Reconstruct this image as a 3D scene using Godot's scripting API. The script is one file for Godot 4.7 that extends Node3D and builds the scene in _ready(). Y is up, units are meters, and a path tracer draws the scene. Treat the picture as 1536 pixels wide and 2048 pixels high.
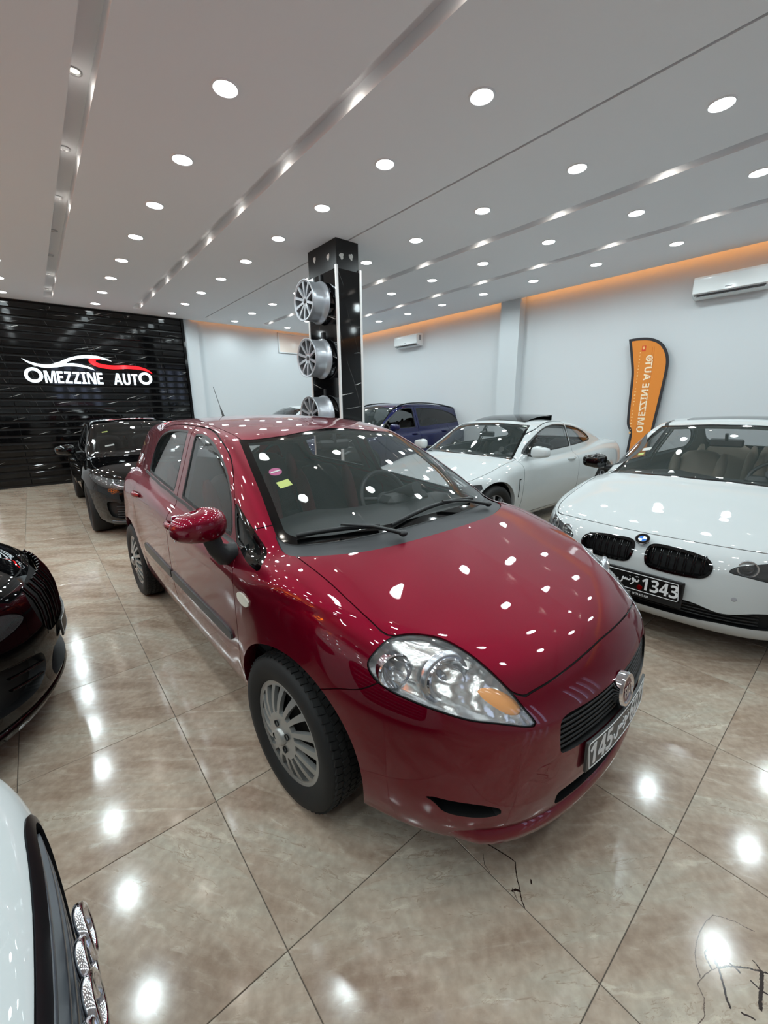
extends Node3D
# ------------------------------------------------------------------ small curves
class Curve1:
	var t := PackedFloat32Array()
	var a := 0.0
	var inv := 1.0
	var n := 0
	func _init(pts: Array, samples := 72) -> void:
		# pts: [x, y] pairs with rising x; monotone-ish cubic through them, kept as an even table
		n = samples
		a = pts[0][0]
		var b: float = pts[-1][0]
		inv = (n - 1) / (b - a)
		var m := []
		var k := pts.size()
		for i in k:
			if i == 0:
				m.append((pts[1][1] - pts[0][1]) / (pts[1][0] - pts[0][0]))
			elif i == k - 1:
				m.append((pts[i][1] - pts[i - 1][1]) / (pts[i][0] - pts[i - 1][0]))
			else:
				var d0: float = (pts[i][1] - pts[i - 1][1]) / (pts[i][0] - pts[i - 1][0])
				var d1: float = (pts[i + 1][1] - pts[i][1]) / (pts[i + 1][0] - pts[i][0])
				var h0: float = pts[i][0] - pts[i - 1][0]
				var h1: float = pts[i + 1][0] - pts[i][0]
				m.append((d0 * h1 + d1 * h0) / (h0 + h1))
		t.resize(n + 3)
		var s := 0
		for i in n:
			var x: float = a + i / inv
			while s < k - 2 and x > pts[s + 1][0]:
				s += 1
			var h: float = pts[s + 1][0] - pts[s][0]
			var u: float = (x - pts[s][0]) / h
			var u2 := u * u
			var u3 := u2 * u
			t[i + 1] = (2 * u3 - 3 * u2 + 1) * pts[s][1] + (u3 - 2 * u2 + u) * h * m[s] + (-2 * u3 + 3 * u2) * pts[s + 1][1] + (u3 - u2) * h * m[s + 1]
		t[0] = 2 * t[1] - t[2]
		t[n + 1] = 2 * t[n] - t[n - 1]
		t[n + 2] = 2 * t[n + 1] - t[n]
	func at(x: float) -> float:
		var q := (x - a) * inv
		if q <= 0.0:
			return t[1]
		if q >= n - 1:
			return t[n]
		var i := int(q)
		var u := q - i
		var p0 := t[i]
		var p1 := t[i + 1]
		var p2 := t[i + 2]
		var p3 := t[i + 3]
		return p1 + 0.5 * u * (p2 - p0 + u * (2.0 * p0 - 5.0 * p1 + 4.0 * p2 - p3 + u * (3.0 * (p1 - p2) + p3 - p0)))

# ------------------------------------------------------------------ a car's skin as one smooth field
class CarShape:
	var width: Curve1     # half width against z
	var side: Curve1      # what the flank draws in by, against y
	var deck: Curve1      # height of bonnet and waist on the middle plane, against z
	var drop: Curve1      # fall of the bonnet towards the wing, against x
	var nose: Curve1      # foremost z on the middle plane, against y
	var na := 0.3
	var nb := 2.0
	var tail: Curve1
	var ra := 0.15
	var rb := 0.8
	var low: Curve1       # underside against z
	var gw: Curve1        # half width of the cabin against y
	var gz: Curve1        # its change against z
	var roof: Curve1      # windscreen, roof and rear glass on the middle plane
	var bow := 0.3        # how the windscreen bends back towards its sides
	var crown := 0.12
	var ks: Curve1
	var kf := 0.08
	var kr := 0.1
	var kg := 0.09
	var ku := 0.03
	var wheels := [0.0, -2.51]
	var flare := 0.0
	var flare_r := 0.34
	var wheel_y := 0.3
	var s0 := Vector3(0, 0.55, 0.42)
	var s1 := Vector3(0, 0.65, -2.7)
	func f(p: Vector3) -> float:
		var x := absf(p.x)
		var y := p.y
		var z := p.z
		var x2 := x * x
		var x6 := x2 * x2 * x2
		var sd := x - width.at(z) - side.at(y)
		if flare > 0.0:
			for w in wheels:
				var dz: float = z - w
				if dz < 0.55 and dz > -0.55:
					var d := (sqrt(dz * dz + (y - wheel_y) * (y - wheel_y)) - flare_r) / 0.06
					if d < 3.0:
						sd -= flare * (1.0 if d < 0.0 else exp(-d * d))
		var a := sd
		var b := y - deck.at(z) + drop.at(x)
		var k := ks.at(z)
		var h := maxf(k - absf(a - b), 0.0)
		a = maxf(a, b) + h * h / (4.0 * k)
		b = z - nose.at(y) + na * x2 + nb * x6
		h = maxf(kf - absf(a - b), 0.0)
		a = maxf(a, b) + h * h / (4.0 * kf)
		b = tail.at(y) + ra * x2 + rb * x6 - z
		h = maxf(kr - absf(a - b), 0.0)
		a = maxf(a, b) + h * h / (4.0 * kr)
		b = low.at(z) - y
		h = maxf(0.06 - absf(a - b), 0.0)
		a = maxf(a, b) + h * h / 0.24
		if y < 0.6:
			return a
		var c := x - gw.at(y) - gz.at(z)
		b = (y - roof.at(z + bow * x2) + crown * x2) * 0.85
		h = maxf(kg - absf(c - b), 0.0)
		c = maxf(c, b) + h * h / (4.0 * kg)
		h = maxf(ku - absf(a - c), 0.0)
		return minf(a, c) - h * h / (4.0 * ku)
	func grad(p: Vector3) -> Vector3:
		var e := 0.005
		return Vector3(f(p + Vector3(e, 0, 0)) - f(p - Vector3(e, 0, 0)), f(p + Vector3(0, e, 0)) - f(p - Vector3(0, e, 0)), f(p + Vector3(0, 0, e)) - f(p - Vector3(0, 0, e))).normalized()
	func hit(o: Vector3, d: Vector3, far := 1.9) -> Vector3:
		# outward from a point inside
		var lo := 0.0
		var hi := far
		for i in 6:
			var m := (lo + hi) * 0.5
			if f(o + d * m) < 0.0:
				lo = m
			else:
				hi = m
		var fl := f(o + d * lo)
		var fh := f(o + d * hi)
		var m := lo
		for i in 5:
			if absf(fh - fl) < 1e-9:
				break
			m = lo - fl * (hi - lo) / (fh - fl)
			var fm := f(o + d * m)
			if absf(fm) < 0.00002:
				break
			if fm < 0.0:
				lo = m
				fl = fm
				fh *= 0.6
			else:
				hi = m
				fh = fm
				fl *= 0.6
		return o + d * m
	func pick(o: Vector3, d: Vector3, near := 0.3, far := 8.0) -> Vector3:
		# inward from outside: first crossing
		var t := near
		while t < far:
			var v := f(o + d * t)
			if v < 0.0005:
				break
			t += clampf(v * 0.6, 0.0004, 0.15)
		return o + d * t
# ------------------------------------------------------------------ triangles on their way to a mesh
class Bag:
	var v := PackedVector3Array()
	var n := PackedVector3Array()
	var uv := PackedVector2Array()
	var idx := PackedInt32Array()
	func vert(p: Vector3, nn: Vector3, t := Vector2.ZERO) -> int:
		v.append(p)
		n.append(nn)
		uv.append(t)
		return v.size() - 1
	func face(a: int, b: int, c: int) -> void:
		# a, b, c counter-clockwise seen from outside
		idx.append(a)
		idx.append(c)
		idx.append(b)
	func tri(a: Vector3, b: Vector3, c: Vector3) -> void:
		var nn := (b - a).cross(c - a).normalized()
		face(vert(a, nn), vert(b, nn), vert(c, nn))
	func quad(a: Vector3, b: Vector3, c: Vector3, d: Vector3) -> void:
		var nn := (c - a).cross(d - b).normalized()
		var i := vert(a, nn, Vector2(0, 1))
		vert(b, nn, Vector2(1, 1))
		vert(c, nn, Vector2(1, 0))
		vert(d, nn, Vector2(0, 0))
		face(i, i + 1, i + 2)
		face(i, i + 2, i + 3)
	func box(c: Vector3, s: Vector3, b := Basis(), bevel := 0.0) -> void:
		var h := s * 0.5
		bevel = minf(bevel, minf(h.x, minf(h.y, h.z)) * 0.9)
		if bevel <= 0.0:
			for ax in 3:
				for sg in [-1.0, 1.0]:
					var u := Vector3.ZERO
					var w := Vector3.ZERO
					var o := Vector3.ZERO
					o[ax] = h[ax] * sg
					u[(ax + 1) % 3] = h[(ax + 1) % 3]
					w[(ax + 2) % 3] = h[(ax + 2) % 3] * sg
					quad(c + b * (o - u - w), c + b * (o + u - w), c + b * (o + u + w), c + b * (o - u + w))
			return
		var k := h - Vector3.ONE * bevel
		for ax in 3:
			var a1 := (ax + 1) % 3
			var a2 := (ax + 2) % 3
			for sg in [-1.0, 1.0]:
				var o := Vector3.ZERO
				o[ax] = h[ax] * sg
				var u := Vector3.ZERO
				u[a1] = k[a1]
				var w := Vector3.ZERO
				w[a2] = k[a2] * sg
				quad(c + b * (o - u - w), c + b * (o + u - w), c + b * (o + u + w), c + b * (o - u + w))
			for s1 in [-1.0, 1.0]:
				for s2 in [-1.0, 1.0]:
					var p := Vector3.ZERO
					p[a1] = h[a1] * s1
					p[a2] = k[a2] * s2
					var q := Vector3.ZERO
					q[a1] = k[a1] * s1
					q[a2] = h[a2] * s2
					var l := Vector3.ZERO
					l[ax] = k[ax] * s1 * s2
					quad(c + b * (p - l), c + b * (q - l), c + b * (q + l), c + b * (p + l))
		for sx in [-1.0, 1.0]:
			for sy in [-1.0, 1.0]:
				for sz in [-1.0, 1.0]:
					var pa := Vector3(h.x * sx, k.y * sy, k.z * sz)
					var pb := Vector3(k.x * sx, h.y * sy, k.z * sz)
					var pc := Vector3(k.x * sx, k.y * sy, h.z * sz)
					if sx * sy * sz > 0:
						tri(c + b * pa, c + b * pb, c + b * pc)
					else:
						tri(c + b * pa, c + b * pc, c + b * pb)
	func grid(rows: Array, closed := false, flip := false) -> void:
		# rows of points, smooth; seen from outside the columns run to the right when rows run up
		var r := rows.size()
		var c: int = rows[0].size()
		var start := v.size()
		for i in r:
			for j in c:
				var p: Vector3 = rows[i][j]
				var du: Vector3 = rows[i][(j + 1) % c if closed else mini(j + 1, c - 1)] - rows[i][(j - 1 + c) % c if closed else maxi(j - 1, 0)]
				var dv: Vector3 = rows[mini(i + 1, r - 1)][j] - rows[maxi(i - 1, 0)][j]
				var nn := du.cross(dv).normalized()
				vert(p, -nn if flip else nn, Vector2(float(j) / maxf(c - 1, 1), 1.0 - float(i) / maxf(r - 1, 1)))
		for i in r - 1:
			for j in (c if closed else c - 1):
				var a := start + i * c + j
				var b := start + i * c + (j + 1) % c
				if flip:
					face(a, a + c, b)
					face(b, a + c, b + c)
				else:
					face(a, b, a + c)
					face(b, b + c, a + c)
	func lathe(prof: Array, at: Vector3, b := Basis(), seg := 32, crease := true) -> void:
		# prof: [radius, height] pairs along b.y; each span gets its own normals when crease
		for k in prof.size() - 1:
			var p: Array = prof[k]
			var q: Array = prof[k + 1]
			var sl := Vector2(q[1] - p[1], -(q[0] - p[0])).normalized()
			var n0 := sl
			var n1 := sl
			if not crease:
				if k > 0:
					n0 = (sl + Vector2(p[1] - prof[k - 1][1], -(p[0] - prof[k - 1][0])).normalized()).normalized()
				if k < prof.size() - 2:
					n1 = (sl + Vector2(prof[k + 2][1] - q[1], -(prof[k + 2][0] - q[0])).normalized()).normalized()
			var s := v.size()
			for j in seg + 1:
				var a := TAU * j / seg
				var d := b.x * cos(a) + b.z * sin(a)
				vert(at + d * p[0] + b.y * p[1], (d * n0.x + b.y * n0.y).normalized())
				vert(at + d * q[0] + b.y * q[1], (d * n1.x + b.y * n1.y).normalized())
			for j in seg:
				var i := s + j * 2
				face(i, i + 1, i + 2)
				face(i + 1, i + 3, i + 2)
	func tube(path: Array, rad: Variant, seg := 8, caps := true, flat := 1.0, upv := Vector3.UP) -> void:
		var rows := []
		var m := path.size()
		for i in m:
			var d: Vector3 = (path[mini(i + 1, m - 1)] - path[maxi(i - 1, 0)]).normalized()
			var sx := d.cross(upv)
			if sx.length() < 0.05:
				sx = d.cross(Vector3.RIGHT)
			sx = sx.normalized()
			var sy := d.cross(sx).normalized()
			var rr: float = rad[i] if rad is Array else rad
			var row := []
			for j in seg:
				var a := TAU * j / seg
				row.append(path[i] + sx * cos(a) * rr + sy * sin(a) * rr * flat)
			rows.append(row)
		grid(rows, true, false)
		if caps:
			for e in 2:
				var row: Array = rows[0] if e == 0 else rows[m - 1]
				var c: Vector3 = path[0] if e == 0 else path[m - 1]
				for j in seg:
					if e == 0:
						tri(c, row[(j + 1) % seg], row[j])
					else:
						tri(c, row[j], row[(j + 1) % seg])
	func prism(poly: PackedVector2Array, t: Transform3D, depth: float, bevel := 0.0, back := true) -> void:
		# outline in the x-y plane of t, its face at z = 0 towards +z, its body behind it
		if Geometry2D.is_polygon_clockwise(poly):
			poly = poly.duplicate()
			poly.reverse()
		var inner := poly
		if bevel > 0.0:
			var off := Geometry2D.offset_polygon(poly, -bevel)
			if off.size() == 1:
				inner = off[0]
				if Geometry2D.is_polygon_clockwise(inner):
					inner.reverse()
			else:
				bevel = 0.0
		var ids := Geometry2D.triangulate_polygon(inner)
		var nf := t.basis.z.normalized()
		var s := v.size()
		for p in inner:
			vert(t * Vector3(p.x, p.y, 0), nf, p)
		for k in range(0, ids.size(), 3):
			face(s + ids[k], s + ids[k + 1], s + ids[k + 2]) if _ccw(inner, ids, k) else face(s + ids[k], s + ids[k + 2], s + ids[k + 1])
		if back:
			ids = Geometry2D.triangulate_polygon(poly)
			s = v.size()
			for p in poly:
				vert(t * Vector3(p.x, p.y, -depth), -nf, p)
			for k in range(0, ids.size(), 3):
				face(s + ids[k], s + ids[k + 2], s + ids[k + 1]) if _ccw(poly, ids, k) else face(s + ids[k], s + ids[k + 1], s + ids[k + 2])
		var c := poly.size()
		for i in c:
			var p := poly[i]
			var q := poly[(i + 1) % c]
			quad(t * Vector3(p.x, p.y, -depth), t * Vector3(q.x, q.y, -depth), t * Vector3(q.x, q.y, -bevel), t * Vector3(p.x, p.y, -bevel))
		if bevel > 0.0:
			# join outline and face by nearest points
			var m := inner.size()
			for i in c:
				var p := poly[i]
				var q := poly[(i + 1) % c]
				var a := inner[_near(inner, p)]
				var b := inner[_near(inner, q)]
				var P := t * Vector3(p.x, p.y, -bevel)
				var Q := t * Vector3(q.x, q.y, -bevel)
				var A := t * Vector3(a.x, a.y, 0)
				var B := t * Vector3(b.x, b.y, 0)
				if a == b:
					tri(P, Q, A)
				else:
					tri(P, Q, B)
					tri(P, B, A)
	func _near(l: PackedVector2Array, p: Vector2) -> int:
		var best := 0
		var bd := 1e9
		for i in l.size():
			var d := l[i].distance_squared_to(p)
			if d < bd:
				bd = d
				best = i
		return best
	func _ccw(l: PackedVector2Array, ids: PackedInt32Array, k: int) -> bool:
		return (l[ids[k + 1]] - l[ids[k]]).cross(l[ids[k + 2]] - l[ids[k]]) > 0.0
	func ball(c: Vector3, r: Vector3, rows := 10, cols := 16, b := Basis()) -> void:
		var g := []
		for i in rows + 1:
			var ph := -PI / 2 + PI * i / rows
			var row := []
			for j in cols:
				var a := -TAU * j / cols
				row.append(c + b * (Vector3(cos(ph) * cos(a), sin(ph), cos(ph) * sin(a)) * r))
			g.append(row)
		var s := v.size()
		grid(g, true, false)
		for i in range(s, v.size()):
			var q := b.inverse() * (v[i] - c)
			n[i] = (b * Vector3(q.x / (r.x * r.x), q.y / (r.y * r.y), q.z / (r.z * r.z))).normalized()
	func mesh() -> ArrayMesh:
		var arr := []
		arr.resize(Mesh.ARRAY_MAX)
		arr[Mesh.ARRAY_VERTEX] = v
		arr[Mesh.ARRAY_NORMAL] = n
		arr[Mesh.ARRAY_TEX_UV] = uv
		arr[Mesh.ARRAY_INDEX] = idx
		var m := ArrayMesh.new()
		if idx.size():
			m.add_surface_from_arrays(Mesh.PRIMITIVE_TRIANGLES, arr)
		return m
	func moved(t: Transform3D) -> Bag:
		var o := Bag.new()
		o.uv = uv
		o.v = t * v
		var nb := t.basis.inverse().transposed()
		o.n.resize(n.size())
		for i in n.size():
			o.n[i] = (nb * n[i]).normalized()
		o.idx = idx.duplicate()
		if t.basis.determinant() < 0.0:
			for i in range(0, idx.size(), 3):
				o.idx[i + 1] = idx[i + 2]
				o.idx[i + 2] = idx[i + 1]
		return o
	func add(o: Bag) -> void:
		var s := v.size()
		v.append_array(o.v)
		n.append_array(o.n)
		uv.append_array(o.uv)
		for i in o.idx:
			idx.append(s + i)

# ------------------------------------------------------------------ outlines on the skin
class Outline:
	# closed outline in two coordinates; side < 0 inside
	var p := PackedVector2Array()
	var lo: Vector2
	var hi: Vector2
	func _init(pts: Array, round_to := 5) -> void:
		# Catmull-Rom through the points; a point given as [x, y, 1] is a corner
		var k := pts.size()
		for i in k:
			var a: Array = pts[(i - 1 + k) % k]
			var b: Array = pts[i]
			var c: Array = pts[(i + 1) % k]
			var d: Array = pts[(i + 2) % k]
			var B := Vector2(b[0], b[1])
			var C := Vector2(c[0], c[1])
			var l := B.distance_to(C)
			var ta := Vector2.ZERO
			var tb := Vector2.ZERO
			var A := Vector2(a[0], a[1])
			var D := Vector2(d[0], d[1])
			ta = (C - B) if b.size() > 2 else (C - A).normalized() * minf(l, (C - A).length() * 0.5)
			tb = (C - B) if c.size() > 2 else (D - B).normalized() * minf(l, (D - B).length() * 0.5)
			for s in round_to:
				var u := float(s) / round_to
				var u2 := u * u
				var u3 := u2 * u
				p.append((2 * u3 - 3 * u2 + 1) * B + (u3 - 2 * u2 + u) * ta + (-2 * u3 + 3 * u2) * C + (u3 - u2) * tb)
		lo = p[0]
		hi = p[0]
		for q in p:
			lo = lo.min(q)
			hi = hi.max(q)
	func side(x: float, y: float) -> float:
		var m := maxf(maxf(lo.x - x, x - hi.x), maxf(lo.y - y, y - hi.y))
		if m > 0.06:
			return m
		var best := 1e9
		var inside := false
		var c := p.size()
		var a := p[c - 1]
		var q := Vector2(x, y)
		for b in p:
			var e := b - a
			var w := q - a
			var t := clampf(w.dot(e) / maxf(e.length_squared(), 1e-12), 0.0, 1.0)
			best = minf(best, (w - e * t).length_squared())
			if (a.y > y) != (b.y > y) and x < e.x * (y - a.y) / e.y + a.x:
				inside = not inside
			a = b
		return -sqrt(best) if inside else sqrt(best)

# ------------------------------------------------------------------ a smooth shell that can be cut along lines
class Shell:
	var V := PackedVector3Array()
	var N := PackedVector3Array()
	var all := PackedInt32Array()
	func _add(a: int, b: int, c: int) -> void:
		var g := (V[b] - V[a]).cross(V[c] - V[a])
		if g.length_squared() < 1e-16:
			return
		all.append(a)
		if g.dot(N[a] + N[b] + N[c]) < 0.0:
			all.append(b)
			all.append(c)
		else:
			all.append(c)
			all.append(b)
	# splits triangles along fn(point) = level: [inside, outside, cut edges of the inside as vertex pairs]
	func cut(tris: PackedInt32Array, fn: Callable, level := 0.0) -> Array:
		var val := PackedFloat32Array()
		val.resize(V.size())
		val.fill(1e9)
		var ins := PackedInt32Array()
		var out := PackedInt32Array()
		var seg := PackedInt32Array()
		var cache := {}
		for k in range(0, tris.size(), 3):
			var t := [tris[k], tris[k + 1], tris[k + 2]]
			var cnt := 0
			for q in 3:
				var i: int = t[q]
				if val[i] > 1e8:
					val[i] = fn.call(V[i]) - level
				if val[i] < 0.0:
					cnt += 1
			if cnt == 0:
				out.append(t[0])
				out.append(t[1])
				out.append(t[2])
			elif cnt == 3:
				ins.append(t[0])
				ins.append(t[1])
				ins.append(t[2])
			else:
				# rotate so that t[0] is the odd one out
				var odd := -1.0 if cnt == 1 else 1.0
				while (val[t[0]] < 0.0) != (odd < 0.0):
					t = [t[1], t[2], t[0]]
				var m := []
				for e in [1, 2]:
					var a: int = t[0]
					var b: int = t[e]
					var key := mini(a, b) * 4194304 + maxi(a, b)
					if not cache.has(key):
						var u := clampf(val[a] / (val[a] - val[b]), 0.0, 1.0)
						V.append(V[a].lerp(V[b], u))
						N.append(N[a].lerp(N[b], u).normalized())
						cache[key] = V.size() - 1
					m.append(cache[key])
				if cnt == 1:
					ins.append_array(PackedInt32Array([t[0], m[0], m[1]]))
					out.append_array(PackedInt32Array([m[0], t[1], t[2], m[0], t[2], m[1]]))
					seg.append(m[0])
					seg.append(m[1])
				else:
					out.append_array(PackedInt32Array([t[0], m[0], m[1]]))
					ins.append_array(PackedInt32Array([m[0], t[1], t[2], m[0], t[2], m[1]]))
					seg.append(m[1])
					seg.append(m[0])
		return [ins, out, seg]
	func bag(tris: PackedInt32Array, off := 0.0, both := false, flipped := false) -> Bag:
		var b := Bag.new()
		var map := {}
		for i in tris:
			if not map.has(i):
				map[i] = b.v.size()
				b.vert(V[i] + N[i] * off, -N[i] if flipped else N[i])
		for k in range(0, tris.size(), 3):
			b.idx.append(map[tris[k]])
			b.idx.append(map[tris[k + (2 if flipped else 1)]])
			b.idx.append(map[tris[k + (1 if flipped else 2)]])
		if both:
			b.add(b.moved(Transform3D(Basis.from_scale(Vector3(-1, 1, 1)), Vector3.ZERO)))
		return b
	# a strip from a cut edge inwards: the thickness of a panel
	func rim(b: Bag, seg: PackedInt32Array, depth: float, inside := true, both := false, dir := Vector3.ZERO, off := 0.0) -> void:
		var o := Bag.new()
		for k in range(0, seg.size(), 2):
			var i := seg[k] if inside else seg[k + 1]
			var j := seg[k + 1] if inside else seg[k]
			var di := dir if dir != Vector3.ZERO else -N[i]
			var dj := dir if dir != Vector3.ZERO else -N[j]
			var a := V[i] + N[i] * off
			var c := V[j] + N[j] * off
			if a.distance_squared_to(c) < 1e-12:
				continue
			o.quad(a, c, c + dj * depth, a + di * depth)
		b.add(o)
		if both:
			b.add(o.moved(Transform3D(Basis.from_scale(Vector3(-1, 1, 1)), Vector3.ZERO)))

# the skin of one flank of a car (x <= 0)
class CarSkin extends Shell:
	var shape: CarShape
	func _init(s: CarShape, step := 0.02, turn_steps := 140) -> void:
		shape = s
		var rows := []   # [origin, forward tilt]
		var nf := int(0.9 * PI / 2 / step)
		for i in nf + 1:
			var a := PI / 2 * (1.0 - float(i) / nf)
			rows.append([s.s0, a])
		var len := s.s0.z - s.s1.z
		var nm := int(len / step)
		for i in range(1, nm):
			rows.append([s.s0.lerp(s.s1, float(i) / nm), 0.0])
		var nr := int(0.75 * PI / 2 / step)
		for i in nr + 1:
			rows.append([s.s1, -PI / 2 * float(i) / nr])
		var c := turn_steps + 1
		for r in rows:
			var ca := cos(r[1])
			var sa := sin(r[1])
			for j in c:
				var th := -PI / 2 + PI * j / turn_steps
				var d := Vector3(-cos(th) * ca, sin(th) * ca, sa)
				if j == 0 or j == turn_steps:
					d.x = 0.0
				var p := s.hit(r[0], d)
				V.append(p)
				var g := s.grad(p)
				if j == 0 or j == turn_steps:
					g.x = 0.0
				N.append(g.normalized())
		for i in rows.size() - 1:
			for j in turn_steps:
				var a := i * c + j
				_add(a, a + 1, a + c)
				_add(a + 1, a + c + 1, a + c)

# a round face: height(r, angle) along +y of its own axes, for wheels
class RoundFace extends Shell:
	func _init(r0: float, r1: float, nr: int, na: int, height: Callable) -> void:
		for i in nr + 1:
			var r := lerpf(r0, r1, float(i) / nr)
			for j in na:
				var a := TAU * j / na
				V.append(Vector3(cos(a) * r, height.call(r, a), sin(a) * r))
				var e := 0.0015
				var hr: float = (height.call(r + e, a) - height.call(r - e, a)) / (2 * e)
				var ha: float = (height.call(r, a + 0.02) - height.call(r, a - 0.02)) / (0.04 * maxf(r, 0.004))
				N.append((Vector3.UP - Vector3(cos(a), 0, sin(a)) * hr - Vector3(-sin(a), 0, cos(a)) * ha).normalized())
		for i in nr:
			for j in na:
				var a := i * na + j
				var b := i * na + (j + 1) % na
				_add(a, b, a + na)
				_add(b, b + na, a + na)
# ------------------------------------------------------------------ materials
var M := {}
func mat(called: String, c: Color, rough := 0.5, metal := 0.0) -> StandardMaterial3D:
	var m := StandardMaterial3D.new()
	m.resource_name = called
	m.albedo_color = c
	m.roughness = rough
	m.metallic = metal
	M[called] = m
	return m
func paint(called: String, c: Color, metal := 0.0, rough := 0.3) -> StandardMaterial3D:
	var m := mat(called, c, rough, metal)
	m.clearcoat_enabled = true
	m.clearcoat = 1.0
	m.clearcoat_roughness = 0.015
	m.metallic_specular = 0.0
	return m
func glass(called: String, c: Color, rough := 0.0) -> StandardMaterial3D:
	var m := mat(called, c, rough)
	m.transparency = BaseMaterial3D.TRANSPARENCY_ALPHA
	return m
func glow(called: String, c: Color, k: float) -> StandardMaterial3D:
	var m := mat(called, c, 0.6)
	m.emission_enabled = true
	m.emission = c
	m.emission_energy_multiplier = k
	return m

# ------------------------------------------------------------------ things and parts
var taken := {}
func numbered(called: String) -> String:
	var k: int = taken.get(called, -1) + 1
	taken[called] = k
	return called if k == 0 else "%s_%03d" % [called, k]
func tag(o: Node3D, label: String, category: String, group := "") -> Node3D:
	o.set_meta("label", label)
	o.set_meta("category", category)
	if group:
		o.set_meta("group", group)
	return o
func thing(called: String, label: String, category: String, t := Transform3D(), group := "") -> Node3D:
	var o := Node3D.new()
	o.name = numbered(called)
	add_child(o)
	o.transform = t
	return tag(o, label, category, group)
func part(called: String, b: Variant, m: Material, parent: Node3D, t := Transform3D()) -> MeshInstance3D:
	var o := MeshInstance3D.new()
	o.name = numbered(called) if parent == self else called
	o.mesh = b.mesh() if b is Bag else b
	o.material_override = m
	o.transform = t
	parent.add_child(o, true)
	return o
func struct(called: String, b: Variant, m: Material) -> MeshInstance3D:
	var o := part(called, b, m, self)
	o.set_meta("kind", "structure")
	return o
func mirror(b: Bag) -> Bag:
	return b.moved(Transform3D(Basis.from_scale(Vector3(-1, 1, 1)), Vector3.ZERO))
func spot(at: Vector3, x: Vector3, y: Vector3, z: Vector3) -> Transform3D:
	return Transform3D(Basis(x, y, z), at)

# ------------------------------------------------------------------ fields that cut the skin
func on_plan(pts: Array, ymin: float) -> Callable:
	var o := Outline.new(pts)
	return func(p: Vector3) -> float: return o.side(-p.x, p.z) if p.y > ymin else 1.0
func on_side(pts: Array, xmax := -0.35) -> Callable:
	var o := Outline.new(pts)
	return func(p: Vector3) -> float: return o.side(p.z, p.y) if p.x < xmax else 1.0
func on_front(pts: Array, zmin: float) -> Callable:
	var o := Outline.new(pts)
	return func(p: Vector3) -> float: return o.side(-p.x, p.y) if p.z > zmin else 1.0
func on_back(pts: Array, zmax: float) -> Callable:
	var o := Outline.new(pts)
	return func(p: Vector3) -> float: return o.side(-p.x, p.y) if p.z < zmax else 1.0
func on_slant(pts: Array, c: Vector3, e1: Vector3, e2: Vector3, zmin: float) -> Callable:
	var o := Outline.new(pts)
	return func(p: Vector3) -> float: return o.side((p - c).dot(e1), (p - c).dot(e2)) if p.z > zmin and (p - c).length() < 0.6 else 1.0

# ------------------------------------------------------------------ wheels; the outer face looks along -x of the node
const WHEEL_AXES := Basis(Vector3(0, 0, 1), Vector3(-1, 0, 0), Vector3(0, -1, 0))
func tyre_bag(r: float, w: float, rim_r: float, blocks := 0) -> Bag:
	var b := Bag.new()
	var h := w * 0.5
	var t := 0.007 if blocks else 0.0
	var g := r - t
	var prof := [[rim_r - 0.004, -h * 0.8], [rim_r + 0.006, -h * 0.9], [lerpf(rim_r, r, 0.45), -h], [r - 0.022, -h * 0.96], [g - 0.004, -h * 0.82], [g, -h * 0.55], [g, h * 0.55], [g - 0.004, h * 0.82], [r - 0.022, h * 0.96], [lerpf(rim_r, r, 0.45), h], [rim_r + 0.006, h * 0.9], [rim_r - 0.004, h * 0.8], [rim_r - 0.02, h * 0.6]]
	b.lathe(prof, Vector3.ZERO, WHEEL_AXES, 72, false)
	for k in blocks:
		for l in 5:
			var a := TAU * (k + (0.5 if l % 2 else 0.0)) / blocks
			var y := (l - 2) * w * 0.165
			var out := Vector3(0, sin(a), cos(a))
			var along := Vector3(0, cos(a), -sin(a))
			var drop := 0.004 if l == 0 or l == 4 else 0.0
			b.box(out * (r - 0.006 - drop) + Vector3(y, 0, 0), Vector3(w * 0.145, 0.012, TAU * r / blocks * 0.8), Basis(Vector3(1, 0, 0), out, Vector3(1, 0, 0).cross(out)) * Basis(Vector3.UP, 0.3 if l % 2 else -0.3), 0.0)
	return b
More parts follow.
